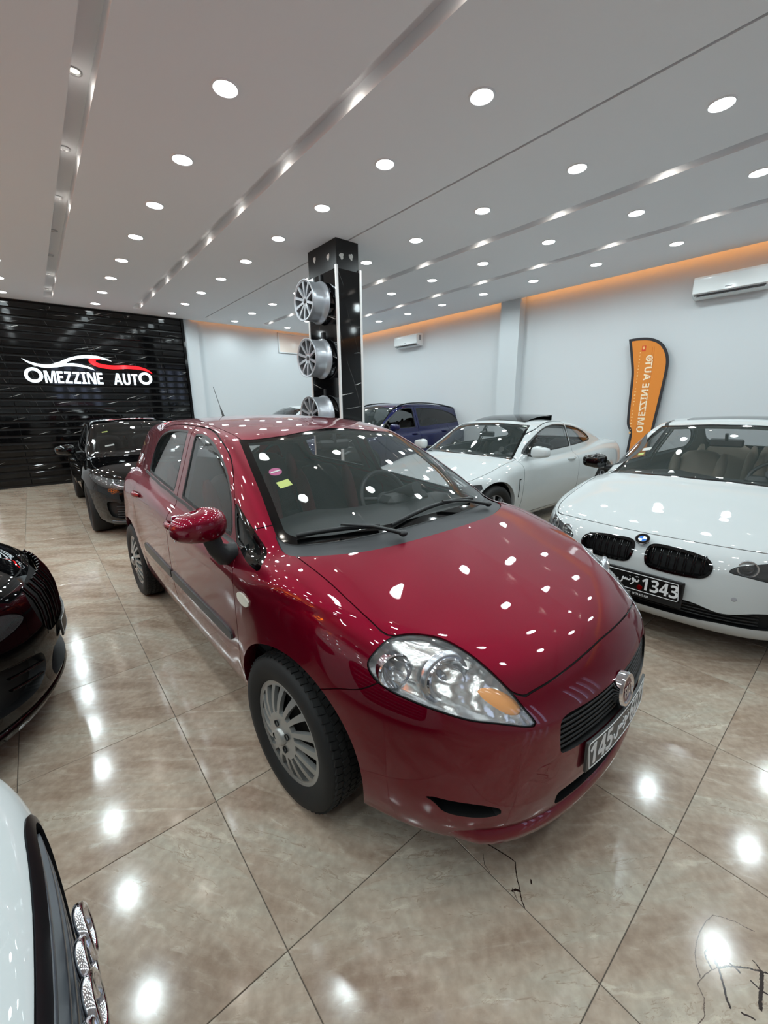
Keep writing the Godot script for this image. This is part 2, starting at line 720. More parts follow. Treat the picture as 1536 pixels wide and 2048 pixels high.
func spoke_face(rad: float, n: int, opts: Dictionary) -> Array:
	# [face with windows, its thickness strips joined]: a wheel face of n windows
	var dish: float = opts.get("dish", 0.02)
	var hub: float = opts.get("hub", 0.07)
	var lip: float = opts.get("lip", 0.012)
	var f := func(r: float, _a: float) -> float:
		var u := clampf((r - hub) / (rad - hub), 0.0, 1.0)
		var y: float = dish * (1.0 - u) * opts.get("bulge", 1.0) + 0.006 * sin(u * PI)
		if r > rad - lip:
			y += 0.005 * smoothstep(rad - lip, rad, r)
		if r < hub:
			y += 0.004 * cos(r / hub * PI / 2)
		return y
	var s := RoundFace.new(0.004, rad, opts.get("nr", 26), opts.get("na", 168), f)
	var twist: float = opts.get("twist", 0.0)
	var r0: float = opts.get("r0", 0.4) * rad
	var r1: float = opts.get("r1", 0.9) * rad
	var spoke: float = opts.get("spoke", 0.02)
	var flare_out: float = opts.get("widen", 0.0)
	var pair: float = opts.get("pair", 0.0)
	var half := PI / n
	var hole := func(p: Vector3) -> float:
		var r := Vector2(p.x, p.z).length()
		var a := atan2(p.z, p.x) - twist * (r - r0) / rad
		var k := roundf(a / (2 * half))
		var d := a - k * 2 * half
		var hw := half
		if pair != 0.0:
			hw = half * (1.0 + (pair if posmod(int(k), 2) == 0 else -pair))
		var edge := (absf(d) - hw) * r + (spoke + flare_out * (r - r0)) * 0.5
		return maxf(maxf(r0 - r, r - r1), edge) + 0.0
	var c := s.cut(s.all, hole)
	var b := s.bag(c[1])
	s.rim(b, c[2], opts.get("deep", 0.02), false, false, Vector3.DOWN)
	return [b, s]
func in_wheel_axes(b: Bag, out := 0.0) -> Bag:
	return b.moved(Transform3D(Basis(Vector3(0, 0, 1), Vector3(-1, 0, 0), Vector3(0, -1, 0)), Vector3(-out, 0, 0)))
func wheel(parent: Node3D, at: Vector3, flip: bool, r: float, w: float, rim_r: float, face: Bag, face_out: float, fm: Material, blocks := 0, extra: Variant = null) -> Node3D:
	var n := Node3D.new()
	n.name = "wheel"
	parent.add_child(n, true)
	n.position = at
	if flip:
		n.rotation.y = PI
	part("tyre", tyre_bag(r, w, rim_r, blocks), M.rubber, n)
	part("wheel_face", in_wheel_axes(face, face_out), fm, n)
	var br := Bag.new()
	br.lathe([[0.0, -0.02], [rim_r * 0.72, -0.02], [rim_r * 0.72, -0.045]], Vector3.ZERO, WHEEL_AXES, 32)
	br.lathe([[rim_r - 0.002, w * 0.36], [rim_r - 0.012, w * 0.3], [rim_r - 0.02, -w * 0.4], [0.0, -w * 0.4]], Vector3.ZERO, WHEEL_AXES, 40)
	part("brake_disc", br, M.dark_metal, n)
	if extra != null:
		extra.call(n)
	return n
# ------------------------------------------------------------------ cutting a car's skin into its panels
class Body:
	var node: Node3D
	var sk: CarSkin
	var rest: PackedInt32Array
	var seam := Bag.new()
	var lining := PackedInt32Array()
	var gap := 0.0022
	# takes a panel out of what is left: [panel, its edge]; a narrow seam stays round it
	func take(fn: Callable, seam_too := true) -> Array:
		if not seam_too:
			var c := sk.cut(rest, fn)
			rest = c[1]
			return [c[0], c[2]]
		var a := sk.cut(rest, fn, -gap)
		var b := sk.cut(a[1], fn, gap)
		rest = b[1]
		seam.add(sk.bag(b[0], -0.007, true))
		return [a[0], a[2]]
	func panel(t: Array, both: bool, depth := 0.012) -> Bag:
		var b := sk.bag(t[0], 0.0, both)
		sk.rim(b, t[1], depth, true, both)
		return b
func pair(called: String, b: Bag, m: Material, parent: Node3D) -> Array:
	return [part(called, b, m, parent), part(called, mirror(b), m, parent)]
func raised(bd: Body, fn: Callable, out: float) -> Bag:
	# a strip or badge that stands proud of the skin
	var t := bd.take(fn, false)
	var b := bd.sk.bag(t[0], out)
	bd.sk.rim(b, t[1], out + 0.004, true, false, Vector3.ZERO, out)
	return b
func opening(bd: Body, fn: Callable, deep: float, both: bool, dir := Vector3.ZERO) -> Array:
	# a hole in the skin: [its floor, its walls]
	var t := bd.take(fn, false)
	var fl := Bag.new()
	var map := {}
	for i in t[0]:
		if not map.has(i):
			map[i] = fl.vert(bd.sk.V[i] + (dir if dir != Vector3.ZERO else -bd.sk.N[i]) * deep, bd.sk.N[i])
	for i in t[0]:
		fl.idx.append(map[i])
	if both:
		fl.add(mirror(fl))
	var wl := Bag.new()
	bd.sk.rim(wl, t[1], deep, false, both, dir)
	return [fl, wl, t]
func window(bd: Body, fn: Callable, seal := 0.012) -> Array:
	# [glass, dark edge]
	var t := bd.take(fn, false)
	var c := bd.sk.cut(t[0], fn, -seal)
	var e := bd.sk.bag(c[1], -0.001)
	bd.sk.rim(e, c[2], 0.006, false)
	return [bd.sk.bag(c[0], -0.005), e]

func seat(parent: Node3D, at: Vector3, m: Material, m2: Material, tilt := 0.35, wide := 0.48, headrest := true) -> void:
	var s := Node3D.new()
	s.name = "seat"
	parent.add_child(s, true)
	s.position = at
	var cu := Bag.new()
	var rows := []
	for i in 9:
		var u := -PI / 2 + PI * i / 8
		var row := []
		for j in 16:
			var a := -TAU * j / 16
			var sx := signf(cos(a)) * pow(absf(cos(a)), 0.5) * pow(cos(u), 0.3)
			var sz := signf(sin(a)) * pow(absf(sin(a)), 0.5) * pow(cos(u), 0.3)
			row.append(Vector3(sx * wide / 2, 0.09 * sin(u), sz * 0.26))
		rows.append(row)
	cu.grid(rows, true)
	part("cushion", cu, m, s)
	var bk := Bag.new()
	var bb := Basis(Vector3.RIGHT, -PI / 2 - tilt)
	rows = []
	for i in 9:
		var u := -PI / 2 + PI * i / 8
		var row := []
		for j in 16:
			var a := -TAU * j / 16
			var sx := signf(cos(a)) * pow(absf(cos(a)), 0.55) * pow(cos(u), 0.3)
			var sz := signf(sin(a)) * pow(absf(sin(a)), 0.55) * pow(cos(u), 0.3)
			var narrow := 1.0 - 0.16 * (0.5 + 0.5 * sz)
			row.append(bb * Vector3(sx * wide / 2 * narrow, 0.075 * sin(u) + 0.03 * absf(sx), sz * 0.31) + Vector3(0, 0.33, -0.27))
		rows.append(row)
	bk.grid(rows, true)
	part("backrest", bk, m, s)
	for sx in [-1.0, 1.0]:
		var bol := Bag.new()
		var path := []
		for i in 7:
			var v := lerpf(-0.26, 0.24, i / 6.0)
			path.append(bb * Vector3(sx * (wide / 2 - 0.035 - 0.03 * (v + 0.26)), -0.06, -v) + Vector3(0, 0.33, -0.27))
		bol.tube(path, [0.02, 0.045, 0.05, 0.05, 0.048, 0.04, 0.02], 10)
		part("side_bolster", bol, m2, s)
	if headrest:
		var hr := Bag.new()
		hr.ball(bb * Vector3(0, 0.0, -0.4) + Vector3(0, 0.33, -0.27), Vector3(0.13, 0.045, 0.085), 10, 16, bb)
		for sx in [-1.0, 1.0]:
			hr.tube([bb * Vector3(sx * 0.05, 0, -0.28) + Vector3(0, 0.33, -0.27), bb * Vector3(sx * 0.05, 0, -0.36) + Vector3(0, 0.33, -0.27)], 0.007, 6)
		part("headrest", hr, m, s)
func steering(parent: Node3D, at: Vector3, tilt: float) -> void:
	var s := Node3D.new()
	s.name = "steering_wheel"
	parent.add_child(s, true)
	s.transform = Transform3D(Basis(Vector3.RIGHT, tilt), at)
	var b := Bag.new()
	var path := []
	for i in 37:
		var a := TAU * i / 36
		path.append(Vector3(cos(a) * 0.185, sin(a) * 0.185, 0))
	b.tube(path, 0.016, 8, false, 1.0, Vector3.BACK)
	part("wheel_rim", b, M.black_plastic, s)
	var h := Bag.new()
	h.ball(Vector3(0, -0.01, 0), Vector3(0.075, 0.06, 0.03), 8, 14)
	for a in [0.15, PI - 0.15, -PI / 2]:
		h.tube([Vector3(cos(a) * 0.05, sin(a) * 0.05, 0), Vector3(cos(a) * 0.18, sin(a) * 0.18, 0)], 0.014, 6, true, 0.6, Vector3.BACK)
	part("hub", h, M.black_plastic, s)
	var c := Bag.new()
	c.tube([Vector3(0, 0, 0.02), Vector3(0, -0.02, 0.3)], 0.04, 10)
	part("column", c, M.black_plastic, s)
func cabin(parent: Node3D, z_dash: float, y_dash: float, w: float, z_seat: float, z_rear: float, sm: Material, sm2: Material, dash: Material, drop := 0.0) -> void:
	var d := Bag.new()
	var rows := []
	for q in [[y_dash - 0.34, z_dash - 0.36], [y_dash - 0.16, z_dash - 0.42], [y_dash - 0.05, z_dash - 0.42], [y_dash - 0.005, z_dash - 0.37], [y_dash, z_dash - 0.25], [y_dash - 0.01, z_dash - 0.05], [y_dash - 0.03, z_dash + 0.12]]:
		var row := []
		for i in 15:
			var x := lerpf(-w, w, i / 14.0)
			var e := 1.0 - pow(absf(x) / w, 6) * 0.3
			row.append(Vector3(-x, q[0] + 0.035 * exp(-pow((x - w * 0.5) / 0.2, 2)) * (1.0 if q[1] < z_dash else 0.0), q[1] - 0.1 * x * x / (w * w) * (1.0 if q[1] > z_dash - 0.2 else 0.0)) * Vector3(1, 1, 1) * Vector3(1, e * 0.0 + 1.0, 1))
		rows.append(row)
	d.grid(rows)
	part("dashboard", d, dash, parent)
	var bin := Bag.new()
	bin.box(Vector3(w * 0.5, y_dash + 0.005, z_dash - 0.33), Vector3(0.34, 0.07, 0.14), Basis(), 0.03)
	part("instrument_hood", bin, dash, parent)
	steering(parent, Vector3(w * 0.5, y_dash - 0.03, z_dash - 0.5), -0.45)
	for x in [-1.0, 1.0]:
		seat(parent, Vector3(x * w * 0.5, 0.47 - drop, z_seat), sm, sm2)
	for x in [-1.0, 1.0]:
		seat(parent, Vector3(x * w * 0.42, 0.5 - drop, z_rear), sm, sm2, 0.4, 0.56)
	var tub := Bag.new()
	tub.box(Vector3(0, 0.27, (z_dash + z_rear) / 2), Vector3(w * 1.9, 0.06, z_dash - z_rear + 0.9), Basis(), 0.01)
	tub.box(Vector3(0, 0.5, z_rear - 0.55), Vector3(w * 1.7, 0.5, 0.05), Basis(), 0.01)
	part("cabin_floor", tub, M.black_plastic, parent)
	var con := Bag.new()
	con.box(Vector3(0, 0.43 - drop * 0.5, z_seat + 0.15), Vector3(0.2, 0.26, 0.9), Basis(), 0.04)
	part("centre_console", con, M.black_plastic, parent)
func materials() -> void:
	paint("red_paint", Color(0.42, 0.002, 0.11), 0.75, 0.4)
	paint("black_paint", Color(0.015, 0.015, 0.018))
	paint("white_paint", Color(0.72, 0.735, 0.735))
	paint("blue_paint", Color(0.05, 0.06, 0.25), 0.3, 0.35)
	mat("rubber", Color(0.05, 0.05, 0.05), 0.75)
	mat("black_plastic", Color(0.055, 0.056, 0.06), 0.5)
	mat("black_matt", Color(0.02, 0.02, 0.02), 0.8)
	mat("black_gloss", Color(0.012, 0.012, 0.014), 0.06)
	mat("cowl_grey", Color(0.14, 0.145, 0.155), 0.55)
	mat("trim_grey", Color(0.16, 0.165, 0.17), 0.4)
	mat("dark_metal", Color(0.05, 0.05, 0.05), 0.6, 0.3)
	mat("chrome", Color(0.86, 0.86, 0.88), 0.06, 1.0)
	mat("bowl_chrome", Color(0.85, 0.86, 0.88), 0.08, 1.0)
	mat("reflector", Color(0.9, 0.9, 0.89), 0.2, 0.9)
	mat("lamp_silver", Color(0.72, 0.73, 0.75), 0.25, 0.9)
	mat("hubcap", Color(0.62, 0.62, 0.61), 0.35, 0.6)
	mat("amber", Color(0.9, 0.62, 0.36), 0.15)
	mat("badge_red", Color(0.35, 0.04, 0.09), 0.2)
	mat("grey_cloth", Color(0.25, 0.26, 0.26), 0.9)
	mat("dark_cloth", Color(0.05, 0.05, 0.055), 0.9)
	mat("red_cloth", Color(0.32, 0.03, 0.05), 0.85)
	mat("plate_black", Color(0.03, 0.03, 0.03), 0.35)
	mat("plate_grey", Color(0.22, 0.22, 0.22), 0.4)
	mat("plate_white", Color(0.85, 0.85, 0.85), 0.4)
	mat("sticker_yellow", Color(0.78, 0.82, 0.45), 0.6)
	mat("sticker_mauve", Color(0.7, 0.3, 0.5), 0.6)
	mat("paper_white", Color(0.85, 0.85, 0.83), 0.6)
	mat("clear_lens_white", Color(0.8, 0.79, 0.74), 0.12)
	mat("red_lens", Color(0.4, 0.02, 0.02), 0.1)
	glass("glass", Color(0.3, 0.36, 0.35, 0.16))
	glass("tint_glass", Color(0.12, 0.15, 0.15, 0.35))
	glass("lens", Color(0.9, 0.9, 0.9, 0.04))
	paint("black_gloss_paint", Color(0.02, 0.02, 0.02))
	mat("lamp_dark", Color(0.1, 0.1, 0.11), 0.3, 0.5)
	mat("alloy", Color(0.68, 0.69, 0.71), 0.3, 0.6)
	mat("alloy_dark", Color(0.3, 0.3, 0.31), 0.3, 0.8)
	mat("beige_leather", Color(0.5, 0.46, 0.4), 0.6)
	mat("beige_lining", Color(0.5, 0.48, 0.44), 0.9)
	mat("badge_blue", Color(0.16, 0.42, 0.75), 0.2)
	mat("sensor_grey", Color(0.6, 0.6, 0.62), 0.4)
	mat("lip_grey", Color(0.25, 0.26, 0.27), 0.3, 0.6)
	mat("slat_grey", Color(0.22, 0.235, 0.26), 0.32)
	glass("dark_glass", Color(0.02, 0.02, 0.025, 0.8))
	glass("smoke_glass", Color(0.06, 0.07, 0.07, 0.4))
var alloy_face: Bag
var star_face: Bag
func wheel_faces() -> void:
	alloy_face = spoke_face(0.232, 10, {"dish": -0.015, "hub": 0.06, "r0": 0.33, "r1": 0.92, "spoke": 0.022, "widen": 0.04, "pair": 0.3, "deep": 0.03, "na": 160, "nr": 22})[0]
	star_face = spoke_face(0.232, 10, {"dish": -0.02, "hub": 0.05, "r0": 0.3, "r1": 0.93, "spoke": 0.016, "widen": 0.06, "pair": 0.35, "deep": 0.03, "na": 160, "nr": 22})[0]
func room_materials() -> void:
	mat("grout", Color(0.33, 0.3, 0.27), 0.9)
	mat("ceiling_white", Color(0.9, 0.905, 0.915), 0.85)
	mat("wall_white", Color(0.775, 0.795, 0.805), 0.8)
	mat("black_backing", Color(0.012, 0.012, 0.013), 0.6)
	mat("black_satin", Color(0.02, 0.019, 0.022), 0.45)
	mat("brushed_silver", Color(0.85, 0.84, 0.83), 0.4, 0.25)
	mat("gloss_white", Color(0.9, 0.92, 0.92), 0.08)
	mat("vent_grey", Color(0.55, 0.56, 0.57), 0.5)
	mat("vent_dark", Color(0.2, 0.2, 0.21), 0.6)
	mat("flag_black", Color(0.13, 0.12, 0.14), 0.7)
	mat("flag_orange", Color(0.83, 0.5, 0.18), 0.8)
	mat("flag_ink", Color(0.93, 0.86, 0.74), 0.8)
	mat("flag_ink_soft", Color(0.9, 0.7, 0.45), 0.8)
	mat("flag_red", Color(0.8, 0.27, 0.14), 0.8)
	mat("flag_line", Color(0.75, 0.45, 0.2), 0.8)
	mat("frosted", Color(0.85, 0.8, 0.76), 0.12)
	mat("spot_metal", Color(0.75, 0.75, 0.75), 0.3, 0.7)
	mat("spot_off", Color(0.5, 0.5, 0.5), 0.3)
	glass("pane", Color(0.8, 0.85, 0.85, 0.04))
	glow("downlight_glow", Color(0.98, 1.0, 1.0), 10.0)
	glow("spot_glow", Color(1.0, 0.97, 0.9), 4.0)
	glow("orange_glow", Color(1.0, 0.6, 0.15), 2.0)
	glow("hex_glow", Color(1.0, 0.5, 0.1), 14.0)
	glow("sign_white", Color(0.92, 0.97, 1.0), 0.75)
	glow("sign_red", Color(0.95, 0.02, 0.07), 1.0)
	var bm := mat("black_marble", Color(1, 1, 1), 0.06)
	bm.albedo_texture = black_marble()
	bm.uv1_triplanar = true
	bm.uv1_world_triplanar = true
	bm.uv1_scale = Vector3(0.36, 0.36, 0.36)
func punto_shape() -> CarShape:
	var s := CarShape.new()
	s.width = Curve1.new([[-3.3, 0.74], [-3.0, 0.785], [-2.6, 0.818], [-2.2, 0.826], [-1.8, 0.834], [-1.2, 0.84], [-0.5, 0.84], [0.0, 0.838], [0.3, 0.82], [0.5, 0.785], [0.8, 0.70]])
	s.side = Curve1.new([[0.1, -0.19], [0.16, -0.125], [0.2, -0.09], [0.26, -0.058], [0.33, -0.033], [0.42, -0.014], [0.52, -0.003], [0.64, 0.0], [0.78, -0.001], [0.87, -0.006], [0.93, -0.018], [0.97, -0.036], [1.0, -0.055], [1.06, -0.1]])
	s.deck = Curve1.new([[-3.3, 1.04], [-2.8, 1.07], [-2.2, 1.06], [-1.6, 1.03], [-1.0, 1.0], [-0.6, 0.985], [-0.3, 0.985], [0.0, 0.975], [0.09, 0.954], [0.2, 0.924], [0.3, 0.897], [0.44, 0.858], [0.55, 0.823], [0.65, 0.785], [0.738, 0.745], [0.80, 0.71], [0.9, 0.64]], 120)
	s.drop = Curve1.new([[0.0, 0.0], [0.2, 0.003], [0.45, 0.014], [0.65, 0.03], [0.75, 0.05], [0.9, 0.12]])
	s.nose = Curve1.new([[0.1, 0.60], [0.15, 0.72], [0.2, 0.80], [0.27, 0.846], [0.35, 0.865], [0.45, 0.87], [0.55, 0.866], [0.62, 0.856], [0.68, 0.83], [0.74, 0.79], [0.85, 0.70]])
	s.na = 0.3
	s.nb = 1.7
	s.tail = Curve1.new([[0.1, -2.98], [0.2, -3.1], [0.35, -3.155], [0.5, -3.16], [0.65, -3.14], [0.8, -3.08], [0.95, -3.03], [1.1, -2.98]])
	s.ra = 0.2
	s.rb = 0.9
	s.low = Curve1.new([[-3.2, 0.24], [-2.6, 0.19], [-1.0, 0.165], [0.3, 0.165], [0.6, 0.17], [0.9, 0.165]])
	s.gw = Curve1.new([[0.5, 0.6], [0.6, 0.66], [0.8, 0.745], [0.9, 0.772], [0.98, 0.757], [1.1, 0.712], [1.2, 0.672], [1.3, 0.632], [1.4, 0.59], [1.5, 0.545]])
	s.gz = Curve1.new([[-3.2, -0.16], [-2.8, -0.1], [-2.2, -0.032], [-1.6, -0.004], [-0.9, 0.0], [-0.3, -0.012], [0.1, -0.03]])
	s.roof = Curve1.new([[-3.4, 0.4], [-3.12, 0.85], [-3.0, 1.06], [-2.86, 1.27], [-2.79, 1.365], [-2.7, 1.392], [-2.4, 1.425], [-2.0, 1.45], [-1.6, 1.458], [-1.3, 1.447], [-1.0, 1.415], [-0.82, 1.382], [-0.6, 1.298], [-0.3, 1.155], [-0.1, 1.045], [0.0, 0.985], [0.2, 0.86], [0.4, 0.72], [0.6, 0.5]], 140)
	s.bow = 0.3
	s.crown = 0.1
	s.ks = Curve1.new([[-3.0, 0.06], [-0.5, 0.06], [0.0, 0.09], [0.5, 0.16], [0.8, 0.2]])
	s.kf = 0.11
	s.kr = 0.12
	s.kg = 0.06
	s.ku = 0.03
	s.flare = 0.006
	s.flare_r = 0.335
	s.wheel_y = 0.3
	return s
func on_skin_side(s: CarShape, y: float, z: float) -> Vector3:
	return s.hit(Vector3(0, y, z), Vector3.LEFT)
func on_skin_top(s: CarShape, x: float, z: float) -> Vector3:
	return s.hit(Vector3(x, 0.6, z), Vector3.UP)
func plate_letters(b: Bag, text: String, at: Vector3, h: float, right: Vector3, up: Vector3, squeeze := 1.0, bold := true) -> float:
	var t := TextMesh.new()
	var f := SystemFont.new()
	f.font_names = PackedStringArray(["Droid Sans"])
	f.font_weight = 700 if bold else 400
	t.font = f
	t.text = text
	t.font_size = 64
	t.pixel_size = h / 46.0
	t.depth = 0.0012
	t.horizontal_alignment = HORIZONTAL_ALIGNMENT_CENTER
	var arr := t.get_mesh_arrays()
	var fw := right.cross(up).normalized()
	var o := Bag.new()
	o.v = arr[Mesh.ARRAY_VERTEX]
	o.n = arr[Mesh.ARRAY_NORMAL]
	o.uv.resize(o.v.size())
	if arr[Mesh.ARRAY_INDEX] != null:
		o.idx = arr[Mesh.ARRAY_INDEX]
	else:
		o.idx = PackedInt32Array(range(o.v.size()))
	b.add(o.moved(Transform3D(Basis(right * squeeze, up, fw), at)))
	return t.get_aabb().size.x * squeeze
func strokes(b: Bag, lines: Array, at: Vector3, k: float, right: Vector3, up: Vector3, thick: float) -> void:
	var fw := right.cross(up)
	for l in lines:
		var path := []
		var n: int = l.size()
		for i in (n - 1) * 4 + 1:
			var s := mini(i / 4, n - 2)
			var u := i / 4.0 - s
			var p0 := Vector2(l[maxi(s - 1, 0)][0], l[maxi(s - 1, 0)][1])
			var p1 := Vector2(l[s][0], l[s][1])
			var p2 := Vector2(l[s + 1][0], l[s + 1][1])
			var p3 := Vector2(l[mini(s + 2, n - 1)][0], l[mini(s + 2, n - 1)][1])
			var q := p1.cubic_interpolate(p2, p0, p3, u)
			path.append(at + right * q.x * k + up * q.y * k)
		b.tube(path, thick, 6, true, 0.5, fw.cross(right) if false else fw)
const TUNIS := [  # the four joined letters, right to left, in a box about 4 wide and 2 high
	[[4.0, 1.0], [3.85, 0.55], [3.5, 0.5], [3.3, 0.9]], [[3.45, 1.5], [3.5, 1.55]], [[3.75, 1.55], [3.8, 1.6]],
	[[3.35, 0.5], [3.0, 0.5], [2.75, 0.85], [2.95, 1.05], [3.1, 0.7], [3.0, 0.1], [2.55, -0.35]],
	[[2.35, 0.9], [2.3, 0.5], [1.9, 0.45], [1.75, 0.75]], [[2.2, 1.35], [2.25, 1.4]],
	[[1.8, 0.45], [1.55, 0.45], [1.45, 0.8], [1.35, 0.45], [1.1, 0.45], [1.0, 0.85], [0.9, 0.4], [0.8, -0.15], [0.4, -0.4], [0.0, -0.1], [-0.02, 0.35]]]
func bent(b: Bag, k: float) -> Bag:
	for i in b.v.size():
		var q := b.v[i]
		b.v[i] = q - Vector3(0, 0, k * q.x * q.x)
		b.n[i] = (b.n[i] + Vector3(2.0 * k * q.x * b.n[i].z, 0, 0)).normalized()
	return b
func number_plate(parent: Node3D, t: Transform3D, w: float, h: float, left_text: String, right_text: String, size := 0.058, face: Material = null, bend := 0.0) -> Node3D:
	# its face looks along +z of t
	var n := Node3D.new()
	n.name = "number_plate"
	parent.add_child(n, true)
	n.transform = t
	var b := Bag.new()
	var rows := []
	for q in [[-h / 2, -0.008], [-h / 2, -0.001], [-h / 2 + 0.001, 0.0], [h / 2 - 0.001, 0.0], [h / 2, -0.001], [h / 2, -0.008]]:
		var row := []
		for i in 21:
			row.append(Vector3(lerpf(-w / 2, w / 2, i / 20.0), q[0], q[1]))
		rows.append(row)
	b.grid(rows)
	for s in [-1.0, 1.0]:
		b.quad(Vector3(s * w / 2, -h / 2, -0.004 - s * 0.004), Vector3(s * w / 2, -h / 2, -0.004 + s * 0.004), Vector3(s * w / 2, h / 2, -0.004 + s * 0.004), Vector3(s * w / 2, h / 2, -0.004 - s * 0.004))
	part("plate", bent(b, bend), face if face else M.plate_black, n)
	var e := Bag.new()
	var path := []
	var r := 0.012
	for i in 29:
		var u := i / 28.0
		path.append(Vector3(lerpf(-w / 2 + 0.006 + r, w / 2 - 0.006 - r, u), -h / 2 + 0.005, 0))
	for i in 7:
		path.append(Vector3(w / 2 - 0.006 - r + r * sin(i * PI / 12), -h / 2 + 0.005 + r - r * cos(i * PI / 12), 0))
	var other := []
	for i in path.size():
		other.append(Vector3(-path[i].x, -path[i].y, 0))
	path.append_array(other)
	path.append(path[0])
	e.tube(path, 0.0024, 6, false, 0.6, Vector3(0, 0, 1))
	part("plate_border", bent(e, bend), M.plate_white, n)
	var l := Bag.new()
	if left_text:
		plate_letters(l, left_text, Vector3(-w * 0.33, 0, 0.001), size, Vector3.RIGHT, Vector3.UP, 0.85)
	if right_text:
		plate_letters(l, right_text, Vector3(w * 0.29, 0, 0.001), size, Vector3.RIGHT, Vector3.UP, 0.85)
	if left_text or right_text:
		strokes(l, TUNIS, Vector3(-w * 0.165, -0.012, 0.001), w * 0.058, Vector3.RIGHT, Vector3.UP, 0.0042)
		part("plate_writing", bent(l, bend), M.plate_white, n)
	return n

func red_car() -> Node3D:
	var ya := deg_to_rad(1.526)
	var car := thing("hatchback_car", "metallic dark red five-door hatchback with round front badge, nearest the camera", "car", Transform3D(Basis(Vector3.UP, ya), Vector3(0.555, 0, -1.247) + 0.80 * Vector3(cos(ya), 0, -sin(ya))))
	var sh := punto_shape()
	var bd := Body.new()
	bd.node = car
	bd.sk = CarSkin.new(sh, 0.017, 168)
	bd.rest = bd.sk.all
	var pm: Material = M.red_paint
	# wheel arches
	for a in [[0.04, 0.335, 0.345], [-2.475, 0.325, 0.352]]:
		var arch := Bag.new()
		var t := bd.take(func(p: Vector3) -> float: return Vector2(p.z - a[0], p.y - a[1]).length() - a[2] if p.x < -0.3 else 1.0, false)
		bd.sk.rim(arch, t[1], 0.05, false, false, Vector3(1, 0, 0))
		var lin := Bag.new()
		var rows := []
		for i in 25:
			var an := lerpf(-0.12, PI + 0.3, i / 24.0)
			var c := Vector3(0, a[1] + sin(an) * (a[2] + 0.012), a[0] + cos(an) * (a[2] + 0.012))
			rows.append([c + Vector3(-0.71 if a[0] > -1.0 else -0.74, 0, 0), c + Vector3(-0.5, 0, 0)])
		lin.grid(rows, false, false)
		var wall := Bag.new()
		wall.lathe([[0.0, 0.0], [a[2] + 0.02, 0.0]], Vector3(-0.5, a[1], a[0]), Basis(Vector3(0, 0, 1), Vector3(-1, 0, 0), Vector3(0, -1, 0)), 32)
		lin.add(wall)
		pair("arch_liner", lin, M.black_matt, car)
		pair("arch_lip", arch, pm, car)
	# trim that stands proud
	for z in [[-0.362, -1.24], [-1.262, -1.93]]:
		var b := raised(bd, on_side([[z[0], 0.557, 1], [z[0] - 0.012, 0.58], [z[0] - 0.05, 0.588], [z[1], 0.6, 1], [z[1], 0.548, 1], [z[0] - 0.05, 0.54], [z[0] - 0.012, 0.542]] if z[0] > -1.0 else [[z[0], 0.6, 1], [z[1] + 0.03, 0.607], [z[1], 0.58], [z[1] + 0.03, 0.553], [z[0], 0.548, 1]], -0.6), 0.009)
		pair("side_moulding", b, M.trim_grey, car)
	pair("side_indicator", raised(bd, on_side([[-0.262, 0.79], [-0.25, 0.806], [-0.205, 0.812], [-0.162, 0.8], [-0.155, 0.786], [-0.17, 0.77], [-0.21, 0.765], [-0.25, 0.774]], -0.6), 0.006), M.clear_lens_white, car)
	var belt := raised(bd, on_side([[-0.44, 0.948, 1], [-0.75, 0.972], [-1.25, 1.012], [-1.8, 1.043], [-2.24, 1.068, 1], [-2.26, 1.052, 1], [-1.8, 1.026], [-1.25, 0.994], [-0.75, 0.953], [-0.45, 0.931, 1]], -0.5), 0.004)
	# side glass
	var w1 := window(bd, on_side([[-1.215, 1.017, 1], [-1.295, 1.362, 1], [-1.17, 1.362], [-0.99, 1.327], [-0.83, 1.268], [-0.7, 1.2], [-0.6, 1.125], [-0.52, 1.04], [-0.49, 0.99], [-0.495, 0.957, 1], [-0.75, 0.977]], -0.4))
	var w2 := window(bd, on_side([[-1.37, 1.026, 1], [-1.44, 1.374, 1], [-1.65, 1.376], [-1.88, 1.362], [-2.06, 1.325], [-2.15, 1.25], [-2.16, 1.15], [-2.135, 1.075], [-2.06, 1.062, 1], [-1.8, 1.048]], -0.4))
	var w3 := window(bd, on_side([[-0.545, 1.105, 1], [-0.47, 1.075], [-0.34, 1.02], [-0.2, 0.95], [-0.135, 0.905, 1], [-0.28, 0.915], [-0.43, 0.945, 1]], -0.4), 0.016)
	pair("quarter_window", w3[0], M.tint_glass, car)
	pair("quarter_window_seal", w3[1], M.black_gloss, car)
	# windscreen
	var wsf := on_plan([[-0.3, -0.775], [0.3, -0.796], [0.47, -0.832], [0.524, -0.868], [0.538, -0.83], [0.587, -0.624], [0.629, -0.428], [0.661, -0.285], [0.668, -0.215], [0.62, -0.15], [0.45, -0.065], [0.2, -0.01], [0.0, 0.0], [-0.3, 0.0]], 0.9)
	var ws := bd.take(wsf, false)
	var wi := bd.sk.cut(ws[0], wsf, -0.036)
	part("windscreen", bd.sk.bag(wi[0], -0.002, true), M.glass, car)
	var wb := bd.sk.bag(wi[1], -0.002, true)
	part("windscreen_border", wb, M.black_gloss, car)
	# cowl panel under the wipers
	var cw := bd.take(on_plan([[-0.3, 0.088], [0.0, 0.088], [0.2, 0.08], [0.4, 0.055], [0.56, 0.0], [0.655, -0.07], [0.685, -0.14], [0.675, -0.235, 1], [0.6, -0.25, 1], [-0.3, -0.25, 1]], 0.9), true)
	part("cowl_panel", bd.sk.bag(cw[0], -0.006, true), M.cowl_grey, car)
